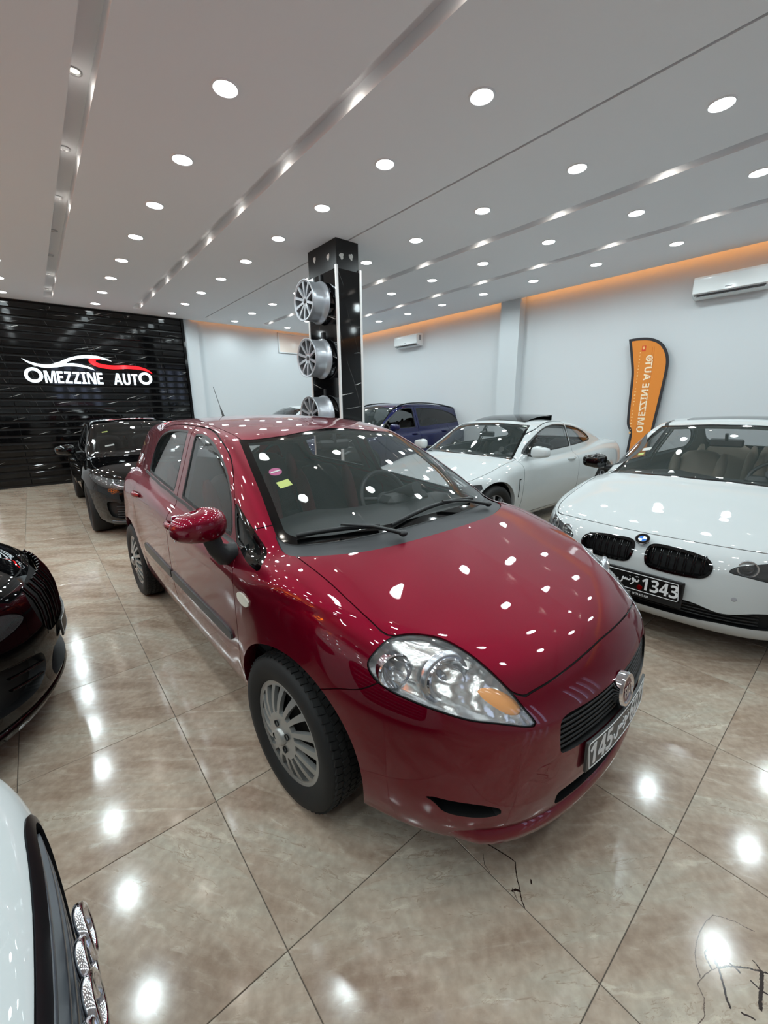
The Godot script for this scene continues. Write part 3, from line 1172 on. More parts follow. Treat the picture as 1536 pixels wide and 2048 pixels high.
	# bonnet
	var bon := bd.take(on_plan([[-0.3, 0.0, 1], [0.0, 0.0, 1], [0.58, -0.06, 1], [0.668, -0.1, 1], [0.672, -0.02], [0.664, 0.126], [0.663, 0.237], [0.661, 0.336], [0.648, 0.41], [0.59, 0.452], [0.532, 0.507], [0.497, 0.577], [0.474, 0.652], [0.455, 0.715], [0.426, 0.741, 1], [0.319, 0.76], [0.18, 0.771], [0.0, 0.773], [-0.3, 0.76, 1]], 0.62))
	part("bonnet", bd.panel(bon, true, 0.014), pm, car)
	# headlamps
	var hc := Vector3(-0.58, 0.73, 0.58)
	var h1 := Vector3(0.4932, -0.3111, 0.8124)
	var h2 := Vector3(0.6014, 0.7967, -0.06)
	var hn := Vector3(-0.6286, 0.5181, 0.5801)
	var hf := on_slant([[-0.223, -0.007], [-0.197, 0.044], [-0.134, 0.086], [-0.06, 0.104], [0.019, 0.101], [0.104, 0.078], [0.172, 0.051], [0.225, 0.024], [0.263, 0.005], [0.272, -0.008], [0.248, -0.022], [0.173, -0.044], [0.094, -0.069], [0.012, -0.083], [-0.061, -0.091], [-0.14, -0.094], [-0.197, -0.083], [-0.232, -0.053]], hc, h1, h2, 0.25)
	var hl := bd.take(hf, false)
	var hs := bd.sk.cut(hl[0], hf, -0.005)
	for side in 2:
		var lamp := Node3D.new()
		lamp.name = "headlamp"
		car.add_child(lamp, true)
		if side:
			lamp.scale.x = 1.0
		var fix := func(b: Bag) -> Bag: return mirror(b) if side else b
		part("lens", fix.call(bd.sk.bag(hs[0], -0.001)), M.lens, lamp)
		var seal := bd.sk.bag(hs[1], -0.004)
		part("seal", fix.call(seal), M.black_plastic, lamp)
		var back := Bag.new()
		var map := {}
		for i in hs[0]:
			if not map.has(i):
				var p: Vector3 = bd.sk.V[i]
				var u := (p - hc).dot(h1)
				var v := (p - hc).dot(h2)
				# fluted reflector, deepest in the middle
				var d := 0.028 + 0.02 * clampf(-hf.call(p) / 0.08, 0.0, 1.0)
				map[i] = back.vert(p - hn * d, (bd.sk.N[i] + h1 * 0.35 * sin(u * 420.0) + h2 * 0.25 * sin(v * 160.0)).normalized())
		for i in hs[0]:
			back.idx.append(map[i])
		part("reflector", fix.call(back), M.reflector, lamp)
		var wl := Bag.new()
		bd.sk.rim(wl, hs[2], 0.05, false, false, -hn)
		part("housing", fix.call(wl), M.lamp_silver, lamp)
		# bowls: dipped beam, high beam, amber turn signal
		for q in [[-0.005, 0.005, 0.062, 0.03, "dipped_beam_bowl"], [-0.15, -0.035, 0.05, 0.02, "main_beam_bowl"]]:
			var c: Vector3 = hc + h1 * q[0] + h2 * q[1] - hn * 0.005
			var fwd := (Vector3(-0.3, 0.1, 0.95)).normalized()
			var ax := fwd.cross(Vector3.UP).normalized()
			var bb := Basis(ax, fwd, ax.cross(fwd))
			var bowl := Bag.new()
			bowl.lathe([[q[2], 0.012], [q[2] * 0.93, 0.0], [q[2] * 0.75, -0.02], [q[2] * 0.45, -0.036], [0.012, -0.044], [0.0, -0.044]], c, bb, 28, false)
			bowl.lathe([[q[2] * 1.03, -0.02], [q[2] * 1.06, 0.008], [q[2], 0.013]], c, bb, 28)
			part(q[4], fix.call(bowl), M.bowl_chrome, lamp)
			var bulb := Bag.new()
			bulb.lathe([[0.011, -0.044], [0.011, -0.015], [0.007, -0.006], [0.0, -0.004]], c, bb, 14, false)
			part("bulb", fix.call(bulb), M.lamp_silver, lamp)
			if q[0] > -0.1:
				var ring := Bag.new()
				ring.lathe([[q[2] * 1.28, -0.012], [q[2] * 1.22, 0.002], [q[2] * 1.06, 0.006]], c, bb, 32, false)
				part("bezel", fix.call(ring), M.lamp_silver, lamp)
		var am := Bag.new()
		var c2 := hc + h1 * 0.15 + h2 * 0.008 - hn * 0.04
		am.ball(c2, Vector3(0.075, 0.03, 0.016), 8, 16, Basis(h1, h2, hn))
		part("turn_signal", fix.call(am), M.amber, lamp)
	# openings in the nose
	var gr := opening(bd, on_front([[-0.3, 0.613, 1], [0.0, 0.613], [0.2, 0.616], [0.31, 0.62], [0.345, 0.612], [0.356, 0.588], [0.356, 0.525], [0.345, 0.508], [0.25, 0.501], [0.0, 0.5], [-0.3, 0.5, 1]], 0.5), 0.045, true, Vector3(0, 0, -1))
	var grn := part("grille", gr[0], M.black_matt, car)
	part("grille_frame", gr[1], M.black_plastic, grn)
	for k in 6:
		var y := 0.518 + k * 0.0165
		var path := []
		for i in 25:
			var x := lerpf(-0.352, 0.352, i / 24.0)
			path.append(Vector3(x, y, sh.nose.at(y) - sh.na * x * x - sh.nb * pow(x, 6) - 0.012))
		var sl := Bag.new()
		sl.tube(path, 0.0045, 6, true, 1.0)
		part("grille_slat", sl, M.black_plastic, grn)
	for i in 8:
		var x := -0.315 + i * 0.09
		var zz := sh.nose.at(0.56) - sh.na * x * x - sh.nb * pow(x, 6) - 0.026
		var sl := Bag.new()
		sl.box(Vector3(x, 0.56, zz), Vector3(0.006, 0.11, 0.012))
		part("grille_bar", sl, M.black_plastic, grn)
	var it := opening(bd, on_front([[-0.3, 0.372, 1], [0.0, 0.372], [0.2, 0.368], [0.33, 0.362], [0.345, 0.35], [0.342, 0.315], [0.32, 0.303], [0.15, 0.305], [0.0, 0.306], [-0.3, 0.306, 1]], 0.5), 0.06, true, Vector3(0, 0, -1))
	var itn := part("lower_intake", it[0], M.black_matt, car)
	part("intake_frame", it[1], M.black_plastic, itn)
	for k in 3:
		var y := 0.32 + k * 0.018
		var path := []
		for i in 17:
			var x := lerpf(-0.335, 0.335, i / 16.0)
			path.append(Vector3(x, y, sh.nose.at(y) - sh.na * x * x - sh.nb * pow(x, 6) - 0.03))
		var sl := Bag.new()
		sl.tube(path, 0.003, 6)
		part("intake_slat", sl, M.black_plastic, itn)
	var fog := opening(bd, on_front([[0.668, 0.392], [0.652, 0.372], [0.635, 0.346], [0.6, 0.34], [0.555, 0.342], [0.525, 0.352], [0.53, 0.375], [0.57, 0.39], [0.61, 0.394]], 0.4), 0.05, false, Vector3(0.4, 0, -0.9))
	pair("fog_lamp_blank", fog[0], M.black_matt, car)
	pair("fog_lamp_recess", fog[1], M.black_plastic, car)
	# doors with their glass
	var d1 := bd.take(on_side([[-0.302, 0.24, 1], [-0.302, 0.5], [-0.302, 0.8], [-0.325, 0.875], [-0.38, 0.93], [-0.44, 0.965], [-0.5, 1.05], [-0.58, 1.135], [-0.69, 1.225], [-0.83, 1.3], [-1.0, 1.357], [-1.18, 1.39], [-1.372, 1.402, 1], [-1.3, 1.02, 1], [-1.265, 0.93], [-1.252, 0.7], [-1.252, 0.24, 1]], -0.4))
	var d2 := bd.take(on_side([[-1.258, 0.24, 1], [-1.258, 0.7], [-1.271, 0.93], [-1.306, 1.02, 1], [-1.378, 1.402, 1], [-1.65, 1.405], [-1.9, 1.393], [-2.1, 1.356], [-2.22, 1.27], [-2.24, 1.12], [-2.2, 0.95], [-2.16, 0.8], [-2.12, 0.68], [-2.06, 0.55], [-2.0, 0.38], [-1.97, 0.24, 1]], -0.4))
	for side in 2:
		var fix := func(b: Bag) -> Bag: return mirror(b) if side else b
		var fd := part("front_door", fix.call(bd.panel(d1, false)), pm, car)
		part("side_window", fix.call(w1[0]), M.tint_glass, fd)
		part("window_seal", fix.call(w1[1]), M.black_plastic, fd)
		var rd := part("rear_door", fix.call(bd.panel(d2, false)), pm, car)
		part("side_window", fix.call(w2[0]), M.tint_glass, rd)
		part("window_seal", fix.call(w2[1]), M.black_plastic, rd)
		part("belt_trim", fix.call(belt), M.trim_grey, car)
		for q in [[fd, 0.885, -1.15], [rd, 0.925, -2.05]]:
			var hd := Bag.new()
			var p := on_skin_side(sh, q[1], q[2])
			var path := []
			for i in 9:
				var u := i / 8.0
				path.append(p + Vector3(-0.004 - 0.022 * sin(u * PI), 0.0 + 0.004 * u, 0.075 - 0.15 * u))
			hd.tube(path, [0.01, 0.013, 0.015, 0.016, 0.016, 0.016, 0.015, 0.013, 0.01], 10, true, 1.3)
			part("door_handle", fix.call(hd), pm, q[0])
		if side == 1:
			continue   # the far mirror is not there in the picture
		var mi := Node3D.new()
		mi.name = "door_mirror"
		car.add_child(mi, true)
		var cap := Bag.new()
		var rows := []
		for i in 25:
			var u := -PI / 2 + PI * i / 24
			var row := []
			for j in 40:
				var an := -TAU * j / 40
				var cx := signf(cos(an)) * pow(absf(cos(an)), 0.85)
				var cz := signf(sin(an)) * pow(absf(sin(an)), 0.9)
				var sy := signf(sin(u)) * pow(absf(sin(u)), 0.9)
				var taper := 1.0 - 0.18 * (0.5 - 0.5 * cx)
				var p := Vector3(cx * 0.107 * pow(cos(u), 0.6), sy * 0.068 * taper, cz * 0.08 * pow(cos(u), 0.6) * (1.0 if cz > 0 else 0.35))
				row.append(Basis(Vector3.UP, 0.15) * p + Vector3(-0.922, 1.062, -0.375))
			rows.append(row)
		cap.grid(rows, true)
		part("mirror_cap", fix.call(cap), pm, mi)
		var foot := Bag.new()
		foot.tube([Vector3(-0.79, 0.915, -0.39), Vector3(-0.835, 0.922, -0.385), Vector3(-0.862, 0.955, -0.38), Vector3(-0.88, 1.01, -0.378)], [0.05, 0.045, 0.034, 0.036], 12, true, 0.75, Vector3(0, 0, 1))
		part("mirror_foot", fix.call(foot), M.black_plastic, mi)
		var mg := Bag.new()
		mg.box(Vector3(-0.922, 1.06, -0.408), Vector3(0.17, 0.1, 0.004), Basis(Vector3.UP, 0.15), 0.001)
		part("mirror_glass", fix.call(mg), M.chrome, mi)
	# bumper, wing, roof, tail
	var bu := bd.take(on_side([[0.0, 0.0, 1], [0.13, 0.56, 1], [0.206, 0.602], [0.304, 0.646], [0.39, 0.678], [0.47, 0.75], [0.6, 0.95, 1], [1.3, 0.95, 1], [1.3, 0.0, 1]], 0.5))
	part("front_bumper", bd.panel(bu, true), pm, car)
	var wg := bd.take(on_side([[-0.304, 0.0, 1], [-0.304, 0.82], [-0.327, 0.877], [-0.38, 0.932], [-0.44, 0.967], [-0.38, 1.0], [-0.29, 1.03], [-0.22, 1.06], [-0.1, 1.08], [0.8, 1.1, 1], [0.8, 0.0, 1]], -0.3))
	pair("front_wing", bd.panel(wg, false), pm, car)
	var rf := bd.take(on_plan([[-0.3, -0.73, 1], [0.2, -0.74, 1], [0.515, -0.78, 1], [0.522, -0.9], [0.535, -1.3], [0.538, -1.8], [0.515, -2.3], [0.47, -2.7, 1], [0.0, -2.72], [-0.3, -2.72, 1]], 1.25))
	part("roof_panel", bd.panel(rf, true), pm, car)
	var bg := bd.take(on_back([[-0.3, 1.33, 1], [0.0, 1.33], [0.35, 1.315], [0.5, 1.27], [0.555, 1.17], [0.575, 1.06], [0.5, 1.03], [0.0, 1.02], [-0.3, 1.02, 1]], -2.7), false)
	part("rear_window", bd.sk.bag(bg[0], -0.003, true), M.tint_glass, car)
	var tg := bd.take(on_back([[-0.3, 1.36, 1], [0.0, 1.36], [0.52, 1.32], [0.6, 1.1], [0.58, 0.8], [0.52, 0.55], [0.0, 0.52], [-0.3, 0.52, 1]], -2.7))
	part("tailgate", bd.panel(tg, true), pm, car)
	var tl := bd.take(on_back([[0.605, 1.15], [0.66, 1.05], [0.74, 0.85], [0.72, 0.72], [0.63, 0.72], [0.62, 0.9]], -2.6))
	pair("tail_lamp", bd.panel(tl, false), M.red_lens, car)
	part("side_frame", bd.sk.bag(bd.rest, 0.0, true), pm, car)
	part("panel_seam", bd.seam, M.black_matt, car)
	var lin: PackedInt32Array = bd.sk.cut(bd.rest, func(p: Vector3) -> float: return 0.5 - p.y + maxf(p.z + 0.05, 0.0) * 10.0)[0]
	lin.append_array(d1[0])
	lin.append_array(d2[0])
	lin.append_array(rf[0])
	part("cabin_lining", bd.sk.bag(lin, -0.035, true, true), M.grey_cloth, car)
	# lip below the bumper
	var lip := Bag.new()
	var lr := []
	for q in [[0.205, -0.012], [0.2, 0.006], [0.213, 0.02], [0.24, 0.026], [0.262, 0.02], [0.283, 0.002], [0.288, -0.01]]:
		var row := []
		for i in 45:
			var an := lerpf(-1.02, 1.02, i / 44.0)
			var d := Vector3(sin(an), 0, cos(an))
			var fade := clampf((1.02 - absf(an)) / 0.2, 0.0, 1.0)
			row.append(sh.hit(Vector3(0, q[0], 0.2), d) + d * (q[1] * fade - 0.012 * (1.0 - fade)))
		lr.append(row)
	lip.grid(lr)
	part("bumper_lip", lip, pm, car)
	# badge
	var bz := 0.874
	var by := 0.572
	var bb := Basis(Vector3(1, 0, 0), Vector3(0, 0.1, 0.995), Vector3(0, -0.995, 0.1))
	var ring := Bag.new()
	ring.lathe([[0.057, -0.02], [0.058, 0.0], [0.054, 0.008], [0.046, 0.008], [0.042, 0.003], [0.0, 0.003]], Vector3(0, by, bz), bb, 40)
	var bn := part("badge", ring, M.chrome, car)
	var fld := Bag.new()
	fld.lathe([[0.041, 0.0035], [0.02, 0.006], [0.0, 0.0065]], Vector3(0, by, bz), bb, 32, false)
	part("badge_field", fld, M.badge_red, bn)
	var bl := Bag.new()
	plate_letters(bl, "FIAT", Vector3(0, by, bz + 0.008), 0.034, Vector3.RIGHT, Vector3(0, 0.995, -0.1), 0.62)
	part("badge_letters", bl, M.chrome, bn)
	number_plate(car, Transform3D(Basis(Vector3.RIGHT, -0.02), Vector3(0, 0.45, 0.884)), 0.5, 0.105, "145", "6071", 0.075, M.plate_grey, 0.3)
	# wipers
	for q in [[[-0.615, -0.187], [-0.45, -0.118], [-0.29, -0.055], [-0.24, 0.02]], [[0.42, -0.105], [0.2, -0.07], [-0.02, -0.045], [-0.24, -0.035]]]:
		var wn := Node3D.new()
		wn.name = "wiper"
		car.add_child(wn, true)
		var a := on_skin_top(sh, q[0][0], q[0][1]) + Vector3(0, 0.016, 0.006)
		var b := on_skin_top(sh, q[2][0], q[2][1]) + Vector3(0, 0.016, 0.006)
		if q[0][0] > 0:
			b = on_skin_top(sh, q[3][0], q[3][1]) + Vector3(0, 0.016, 0.006)
		var bl2 := Bag.new()
		var path := []
		for i in 9:
			var p := a.lerp(b, i / 8.0)
			path.append(on_skin_top(sh, p.x, p.z) + Vector3(0, 0.014, 0.007))
		bl2.tube(path, 0.0075, 6, true, 1.4)
		part("blade", bl2, M.black_plastic, wn)
		var mid := on_skin_top(sh, q[1][0], q[1][1]) + Vector3(0, 0.033, 0.016)
		var piv := on_skin_top(sh, q[3][0], q[3][1] + 0.02) + Vector3(0, 0.02, 0.01) if q[0][0] < 0 else on_skin_top(sh, 0.47, -0.02) + Vector3(0, 0.02, 0)
		if q[0][0] > 0:
			mid = on_skin_top(sh, 0.12, -0.06) + Vector3(0, 0.033, 0.016)
		var ar := Bag.new()
		ar.tube([mid, mid.lerp(piv, 0.5) + Vector3(0, 0.012, 0.004), piv], [0.007, 0.011, 0.014], 8, true, 0.7)
		ar.ball(piv, Vector3(0.02, 0.014, 0.02), 6, 12)
		part("arm", ar, M.black_plastic, wn)
	# aerial on the roof
	var an := Bag.new()
	var ap := on_skin_top(sh, 0.0, -2.43)
	an.tube([ap, ap + Vector3(0, 0.012, -0.01), ap + Vector3(0, 0.09, -0.065)], [0.022, 0.012, 0.005], 8)
	an.tube([ap + Vector3(0, 0.09, -0.065), ap + Vector3(0, 0.27, -0.185)], 0.0028, 6)
	part("aerial", an, M.black_plastic, car)
	# papers on the windscreen
	for q in [[-0.505, -0.455, 0.06, 0.048, "tax_sticker", M.sticker_yellow], [-0.5, -0.545, 0.0, 0.0, "round_sticker", M.sticker_mauve]]:
		var p := on_skin_top(sh, q[0], q[1])
		var nn := sh.grad(p)
		var xx := Vector3(1, 0, 0) - nn * nn.x
		xx = xx.normalized()
		var yy := nn.cross(xx).normalized()
		var b := Bag.new()
		if q[2] > 0.0:
			b.box(p - nn * 0.008, Vector3(q[2], q[3], 0.001), Basis(xx, yy, nn))
		else:
			b.lathe([[0.03, -0.0005], [0.03, 0.0005], [0.0, 0.0005]], p - nn * 0.008, Basis(xx, nn, xx.cross(nn)), 28)
			var bar := Bag.new()
			bar.box(p - nn * 0.0065, Vector3(0.046, 0.01, 0.001), Basis(xx, yy, nn))
			var on := part(q[4], b, q[5], car)
			part("sticker_bar", bar, M.paper_white, on)
			continue
		part(q[4], b, q[5], car)
	# rear-view mirror and sun visors
	var rv := Bag.new()
	rv.box(Vector3(0, 1.29, -0.78), Vector3(0.22, 0.06, 0.03), Basis(Vector3.RIGHT, 0.2), 0.014)
	rv.tube([Vector3(0, 1.3, -0.77), Vector3(0, 1.355, -0.775)], 0.012, 8)
	part("rear_view_mirror", rv, M.black_plastic, car)
	for x in [-1.0, 1.0]:
		var vz := Bag.new()
		vz.box(Vector3(x * 0.28, 1.325, -0.9), Vector3(0.36, 0.018, 0.14), Basis(Vector3.RIGHT, -0.25), 0.008)
		part("sun_visor", vz, M.grey_cloth, car)
	cabin(car, -0.2, 0.955, 0.66, -1.12, -1.98, M.dark_cloth, M.red_cloth, M.black_plastic)
	# wheels
	var face: Bag = spoke_face(0.2, 16, {"dish": 0.03, "hub": 0.07, "r0": 0.44, "r1": 0.92, "spoke": 0.015, "widen": 0.13, "twist": 0.3, "pair": 0.1, "deep": 0.018, "na": 256, "nr": 34})[0]
	face.lathe([[0.204, -0.02], [0.206, 0.0], [0.202, 0.008], [0.197, 0.006]], Vector3.ZERO, Basis(), 64, false)
	var hub := func(n: Node3D) -> void:
		var hb := Bag.new()
		hb.lathe([[0.034, 0.0], [0.032, 0.012], [0.02, 0.016], [0.0, 0.017]], Vector3(-0.098, 0, 0), WHEEL_AXES, 24, false)
		part("centre_cap", hb, M.hubcap, n)
		for k in 4:
			var a := TAU * k / 4 + 0.5
			var lb := Bag.new()
			lb.lathe([[0.013, 0.006], [0.011, 0.0], [0.0, -0.002]], Vector3(-0.0975, sin(a) * 0.05, cos(a) * 0.05), WHEEL_AXES, 14)
			part("bolt_recess", lb, M.dark_metal, n)
	for z in [0.0, -2.51]:
		for s in 2:
			var wn := wheel(car, Vector3(-0.733 if s == 0 else 0.733, 0.304, z), s == 1, 0.304, 0.18, 0.205, face, 0.066, M.hubcap, 64, hub)
			if z == 0.0:
				wn.rotation.y += 0.06
	return car
# ------------------------------------------------------------------ the other cars
func car_shape(o: Dictionary) -> CarShape:
	var s := CarShape.new()
	s.width = Curve1.new(o.width)
	s.side = Curve1.new(o.get("side", [[0.1, -0.16], [0.2, -0.08], [0.3, -0.045], [0.42, -0.015], [0.55, -0.002], [0.68, 0.0], [0.78, -0.004], [0.86, -0.018], [0.92, -0.04], [1.0, -0.09], [1.1, -0.16]]))
	s.deck = Curve1.new(o.deck, 110)
	s.drop = Curve1.new(o.get("drop", [[0.0, 0.0], [0.2, 0.002], [0.45, 0.012], [0.65, 0.03], [0.75, 0.05], [0.95, 0.13]]))
	s.nose = Curve1.new(o.nose)
	s.na = o.get("na", 0.2)
	s.nb = o.get("nb", 0.9)
	s.tail = Curve1.new(o.tail)
	s.ra = 0.12
	s.rb = 0.5
	s.low = Curve1.new(o.get("low", [[-4.0, 0.24], [-2.6, 0.17], [0.6, 0.16], [0.9, 0.17]]))
	s.gw = Curve1.new(o.gw)
	s.gz = Curve1.new(o.get("gz", [[-3.6, -0.16], [-2.9, -0.09], [-2.3, -0.03], [-1.6, 0.0], [-0.9, 0.0], [-0.3, -0.015], [0.1, -0.04]]))
	s.roof = Curve1.new(o.roof, 150)
	s.bow = o.get("bow", 0.28)
	s.crown = o.get("crown", 0.09)
	s.ks = Curve1.new(o.get("ks", [[-4.0, 0.09], [-0.5, 0.07], [0.0, 0.09], [0.5, 0.12], [0.9, 0.14]]))
	s.kf = o.get("kf", 0.08)
	s.kr = 0.1
	s.kg = 0.06
	s.ku = 0.03
	s.wheels = [0.0, -o.base]
	s.flare = 0.012
	s.flare_r = 0.36
	s.wheel_y = 0.32
	s.s0 = Vector3(0, 0.5, o.get("s0z", 0.25))
	s.s1 = Vector3(0, 0.6, o.get("s1z", -o.base - 0.3))
	return s
func hole_with_slats(bd: Body, called: String, fn: Callable, deep: float, both: bool, frame_m: Material, car: Node3D) -> Array:
	var g := opening(bd, fn, deep, both, Vector3(0, 0, -1))
	var out := []
	if both:
		var n := part(called, g[0], M.black_matt, car)
		part(called + "_frame", g[1], frame_m, n)
		out.append(n)
	else:
		for side in 2:
			var n := part(called, mirror(g[0]) if side else g[0], M.black_matt, car)
			part(called + "_frame", mirror(g[1]) if side else g[1], frame_m, n)
			out.append(n)
	return out
func fleet_car(o: Dictionary) -> Dictionary:
	var p: Array = o.pose
	var car := thing(o.name, o.label, "car", Transform3D(Basis(Vector3.UP, deg_to_rad(p[2])), Vector3(p[0], 0, p[1])))
	var sh := car_shape(o)
	var bd := Body.new()
	bd.node = car
	bd.gap = 0.003
	bd.sk = CarSkin.new(sh, o.get("step", 0.032), o.get("turns", 96))
	bd.rest = bd.sk.all
	var pm: Material = o.paint
	var rw: float = o.get("tyre", 0.325)
	for z in [0.0, -o.base]:
		var arch := Bag.new()
		var r := rw + 0.04
		var t := bd.take(func(q: Vector3) -> float: return Vector2(q.z - z, q.y - rw - 0.01).length() - r if q.x < -0.3 else 1.0, false)
		bd.sk.rim(arch, t[1], 0.05, false, false, Vector3(1, 0, 0))
		pair("arch_lip", arch, pm, car)
		var lin := Bag.new()
		var rows := []
		for i in 21:
			var an := lerpf(-0.2, PI + 0.2, i / 20.0)
			var c := Vector3(0, rw + 0.01 + sin(an) * (r + 0.01), z + cos(an) * (r + 0.01))
			rows.append([c + Vector3(-0.82, 0, 0), c + Vector3(-0.5, 0, 0)])
		lin.grid(rows)
		lin.lathe([[0.0, 0.0], [r + 0.015, 0.0]], Vector3(-0.5, rw, z), WHEEL_AXES, 28)
		pair("arch_liner", lin, M.black_plastic, car)
	var gl := []
	for q in o.windows:
		gl.append(window(bd, on_side(q, -0.4), 0.014))
	var wsf := on_plan(o.ws, 0.8)
	var ws := bd.take(wsf, false)
	var wi := bd.sk.cut(ws[0], wsf, -0.03)
	part("windscreen", bd.sk.bag(wi[0], -0.002, true), o.get("glass", M.glass), car)
	part("windscreen_border", bd.sk.bag(wi[1], -0.002, true), M.black_gloss, car)
	if o.has("sunroof"):
		var sr := bd.take(on_plan(o.sunroof, 1.2), true)
		part("sunroof", bd.sk.bag(sr[0], 0.0, true), M.black_gloss, car)
	if o.has("extra"):
		o.extra.call(bd, car, sh)
	var bon := bd.take(on_plan(o.bonnet, 0.45))
	part("bonnet", bd.panel(bon, true, 0.012), pm, car)
	if o.has("lamp"):
		var hf := on_front(o.lamp, 0.2)
		var hl := bd.take(hf, false)
		var hs := bd.sk.cut(hl[0], hf, -0.004)
		for side in 2:
			var fix := func(b: Bag) -> Bag: return mirror(b) if side else b
			var lamp := Node3D.new()
			lamp.name = "headlamp"
			car.add_child(lamp, true)
			part("lens", fix.call(bd.sk.bag(hs[0], 0.0)), M.lens, lamp)
			part("seal", fix.call(bd.sk.bag(hs[1], -0.003)), M.black_plastic, lamp)
			var back := Bag.new()
			var map := {}
			for i in hs[0]:
				if not map.has(i):
					map[i] = back.vert(bd.sk.V[i] + Vector3(0.015, 0, -0.035), bd.sk.N[i])
			for i in hs[0]:
				back.idx.append(map[i])
			part("lamp_housing", fix.call(back), M.lamp_dark, lamp)
			for q in o.get("lamp_rings", []):
				var c := sh.hit(Vector3(0, q[1], 0.0), Vector3(-sin(q[0]), 0, cos(q[0])))
				var fw := (Vector3(-sin(q[0]), 0.05, cos(q[0])) + Vector3(0, 0, 0.8)).normalized()
				var ax := fw.cross(Vector3.UP).normalized()
				var bb := Basis(ax, fw, ax.cross(fw))
				var rg := Bag.new()
				rg.lathe([[q[2], -0.03], [q[2], -0.012], [q[2] * 0.86, -0.012], [q[2] * 0.8, -0.02]], c, bb, 28)
				part("light_ring", fix.call(rg), M.lamp_silver, lamp)
				var le := Bag.new()
				le.lathe([[q[2] * 0.72, -0.034], [q[2] * 0.5, -0.016], [0.0, -0.01]], c, bb, 24, false)
				part("projector_lens", fix.call(le), M.black_gloss, lamp)
			if o.has("lamp_strips"):
				for st in o.lamp_strips:
					var path := []
					for q in st:
						path.append(sh.hit(Vector3(0, q[1], 0.0), Vector3(-sin(q[0]), 0, cos(q[0]))) + Vector3(0.008, 0, -0.014))
					var b := Bag.new()
					b.tube(path, 0.009, 6)
					part("light_strip", fix.call(b), M.lamp_silver, lamp)
	var doors := []
	for q in o.doors:
		doors.append(bd.take(on_side(q[1], -0.4)))
	for side in 2:
		for k in doors.size():
			var b := bd.panel(doors[k], false)
			var dn := part(o.doors[k][0], mirror(b) if side else b, pm, car)
			if k < gl.size():
				part("side_window", mirror(gl[k][0]) if side else gl[k][0], o.get("side_glass", M.tint_glass), dn)
				part("window_seal", mirror(gl[k][1]) if side else gl[k][1], M.black_plastic, dn)
			if o.doors[k].size() > 2:
				var hd := Bag.new()
				var q := on_skin_side(sh, o.doors[k][2][1], o.doors[k][2][0])
				hd.tube([q + Vector3(0.005, 0, 0.1), q + Vector3(-0.022, 0.002, 0.07), q + Vector3(-0.03, 0.003, 0.0), q + Vector3(-0.022, 0.004, -0.07), q + Vector3(0.005, 0.004, -0.1)], [0.009, 0.012, 0.013, 0.012, 0.009], 8, true, 1.2)
				part("door_handle", mirror(hd) if side else hd, pm, dn)
		for k in range(doors.size(), gl.size()):
			part("rear_quarter_window", mirror(gl[k][0]) if side else gl[k][0], o.get("side_glass", M.tint_glass), car)
			part("window_seal", mirror(gl[k][1]) if side else gl[k][1], M.black_plastic, car)
	var bu := bd.take(on_side(o.bumper, 0.5))
	part("front_bumper", bd.panel(bu, true), pm, car)
	if o.has("wing"):
		pair("front_wing", bd.panel(bd.take(on_side(o.wing, -0.25)), false), pm, car)
	if o.has("rear_glass"):
		var rg := bd.take(on_plan(o.rear_glass, 0.9), false)
		part("rear_window", bd.sk.bag(rg[0], -0.002, true), M.tint_glass, car)
	part("body_shell", bd.sk.bag(bd.rest, 0.0, true), pm, car)
	part("panel_seam", bd.seam, M.black_matt, car)
	var lin: PackedInt32Array = bd.sk.cut(bd.rest, func(q: Vector3) -> float: return 0.55 - q.y + maxf(q.z + 0.3, 0.0) * 10.0)[0]
	for d in doors:
		lin.append_array(d[0])
	part("cabin_lining", bd.sk.bag(lin, -0.04, true, true), o.get("lining", M.grey_cloth), car)
	if o.has("mirror"):
		var c: Vector3 = o.mirror
		for side in (o.mirror_sides if o.has("mirror_sides") else [0, 1]):
			var mi := Node3D.new()
			mi.name = "door_mirror"
			car.add_child(mi, true)
			var cap := Bag.new()
			var rows := []
			for i in 11:
				var u := -PI / 2 + PI * i / 10
				var row := []
				for j in 18:
					var an := -TAU * j / 18
					var cx := signf(cos(an)) * pow(absf(cos(an)), 0.6)
					var cz := signf(sin(an)) * pow(absf(sin(an)), 0.8)
					row.append(c + Vector3(cx * 0.115 * pow(cos(u), 0.5), signf(sin(u)) * pow(absf(sin(u)), 0.7) * 0.072 * (1.0 - 0.2 * (0.5 - 0.5 * cx)), cz * 0.085 * pow(cos(u), 0.5) * (1.0 if cz > 0 else 0.35)))
				rows.append(row)
			cap.grid(rows, true)
			part("mirror_cap", mirror(cap) if side else cap, o.get("mirror_m", pm), mi)
			var ft := Bag.new()
			ft.tube([c + Vector3(0.18, -0.045, -0.03), c + Vector3(0.11, -0.05, -0.01), c + Vector3(0.05, -0.03, 0)], [0.022, 0.018, 0.022], 8, true, 0.7, Vector3.BACK)
			part("mirror_foot", mirror(ft) if side else ft, M.black_plastic, mi)
			var mg := Bag.new()
			mg.box(c + Vector3(0, 0, -0.034), Vector3(0.17, 0.1, 0.004), Basis(), 0.001)
			part("mirror_glass", mirror(mg) if side else mg, M.chrome, mi)
	if o.has("cabin"):
		var q: Array = o.cabin
		cabin(car, q[0], q[1], q[2], q[3], q[4], q[5], q[6], q[7], q[8] if q.size() > 8 else 0.0)
		var rv := Bag.new()
		var rp := on_skin_top(sh, 0.0, o.ws[0][1] + 0.14)
		rv.box(rp + Vector3(0, -0.09, -0.06), Vector3(0.24, 0.07, 0.03), Basis(), 0.014)
		rv.tube([rp + Vector3(0, -0.07, -0.05), rp + Vector3(0, -0.01, -0.02)], 0.012, 8)
		part("rear_view_mirror", rv, M.black_plastic, car)
	var wf: Bag = o.wheel_face
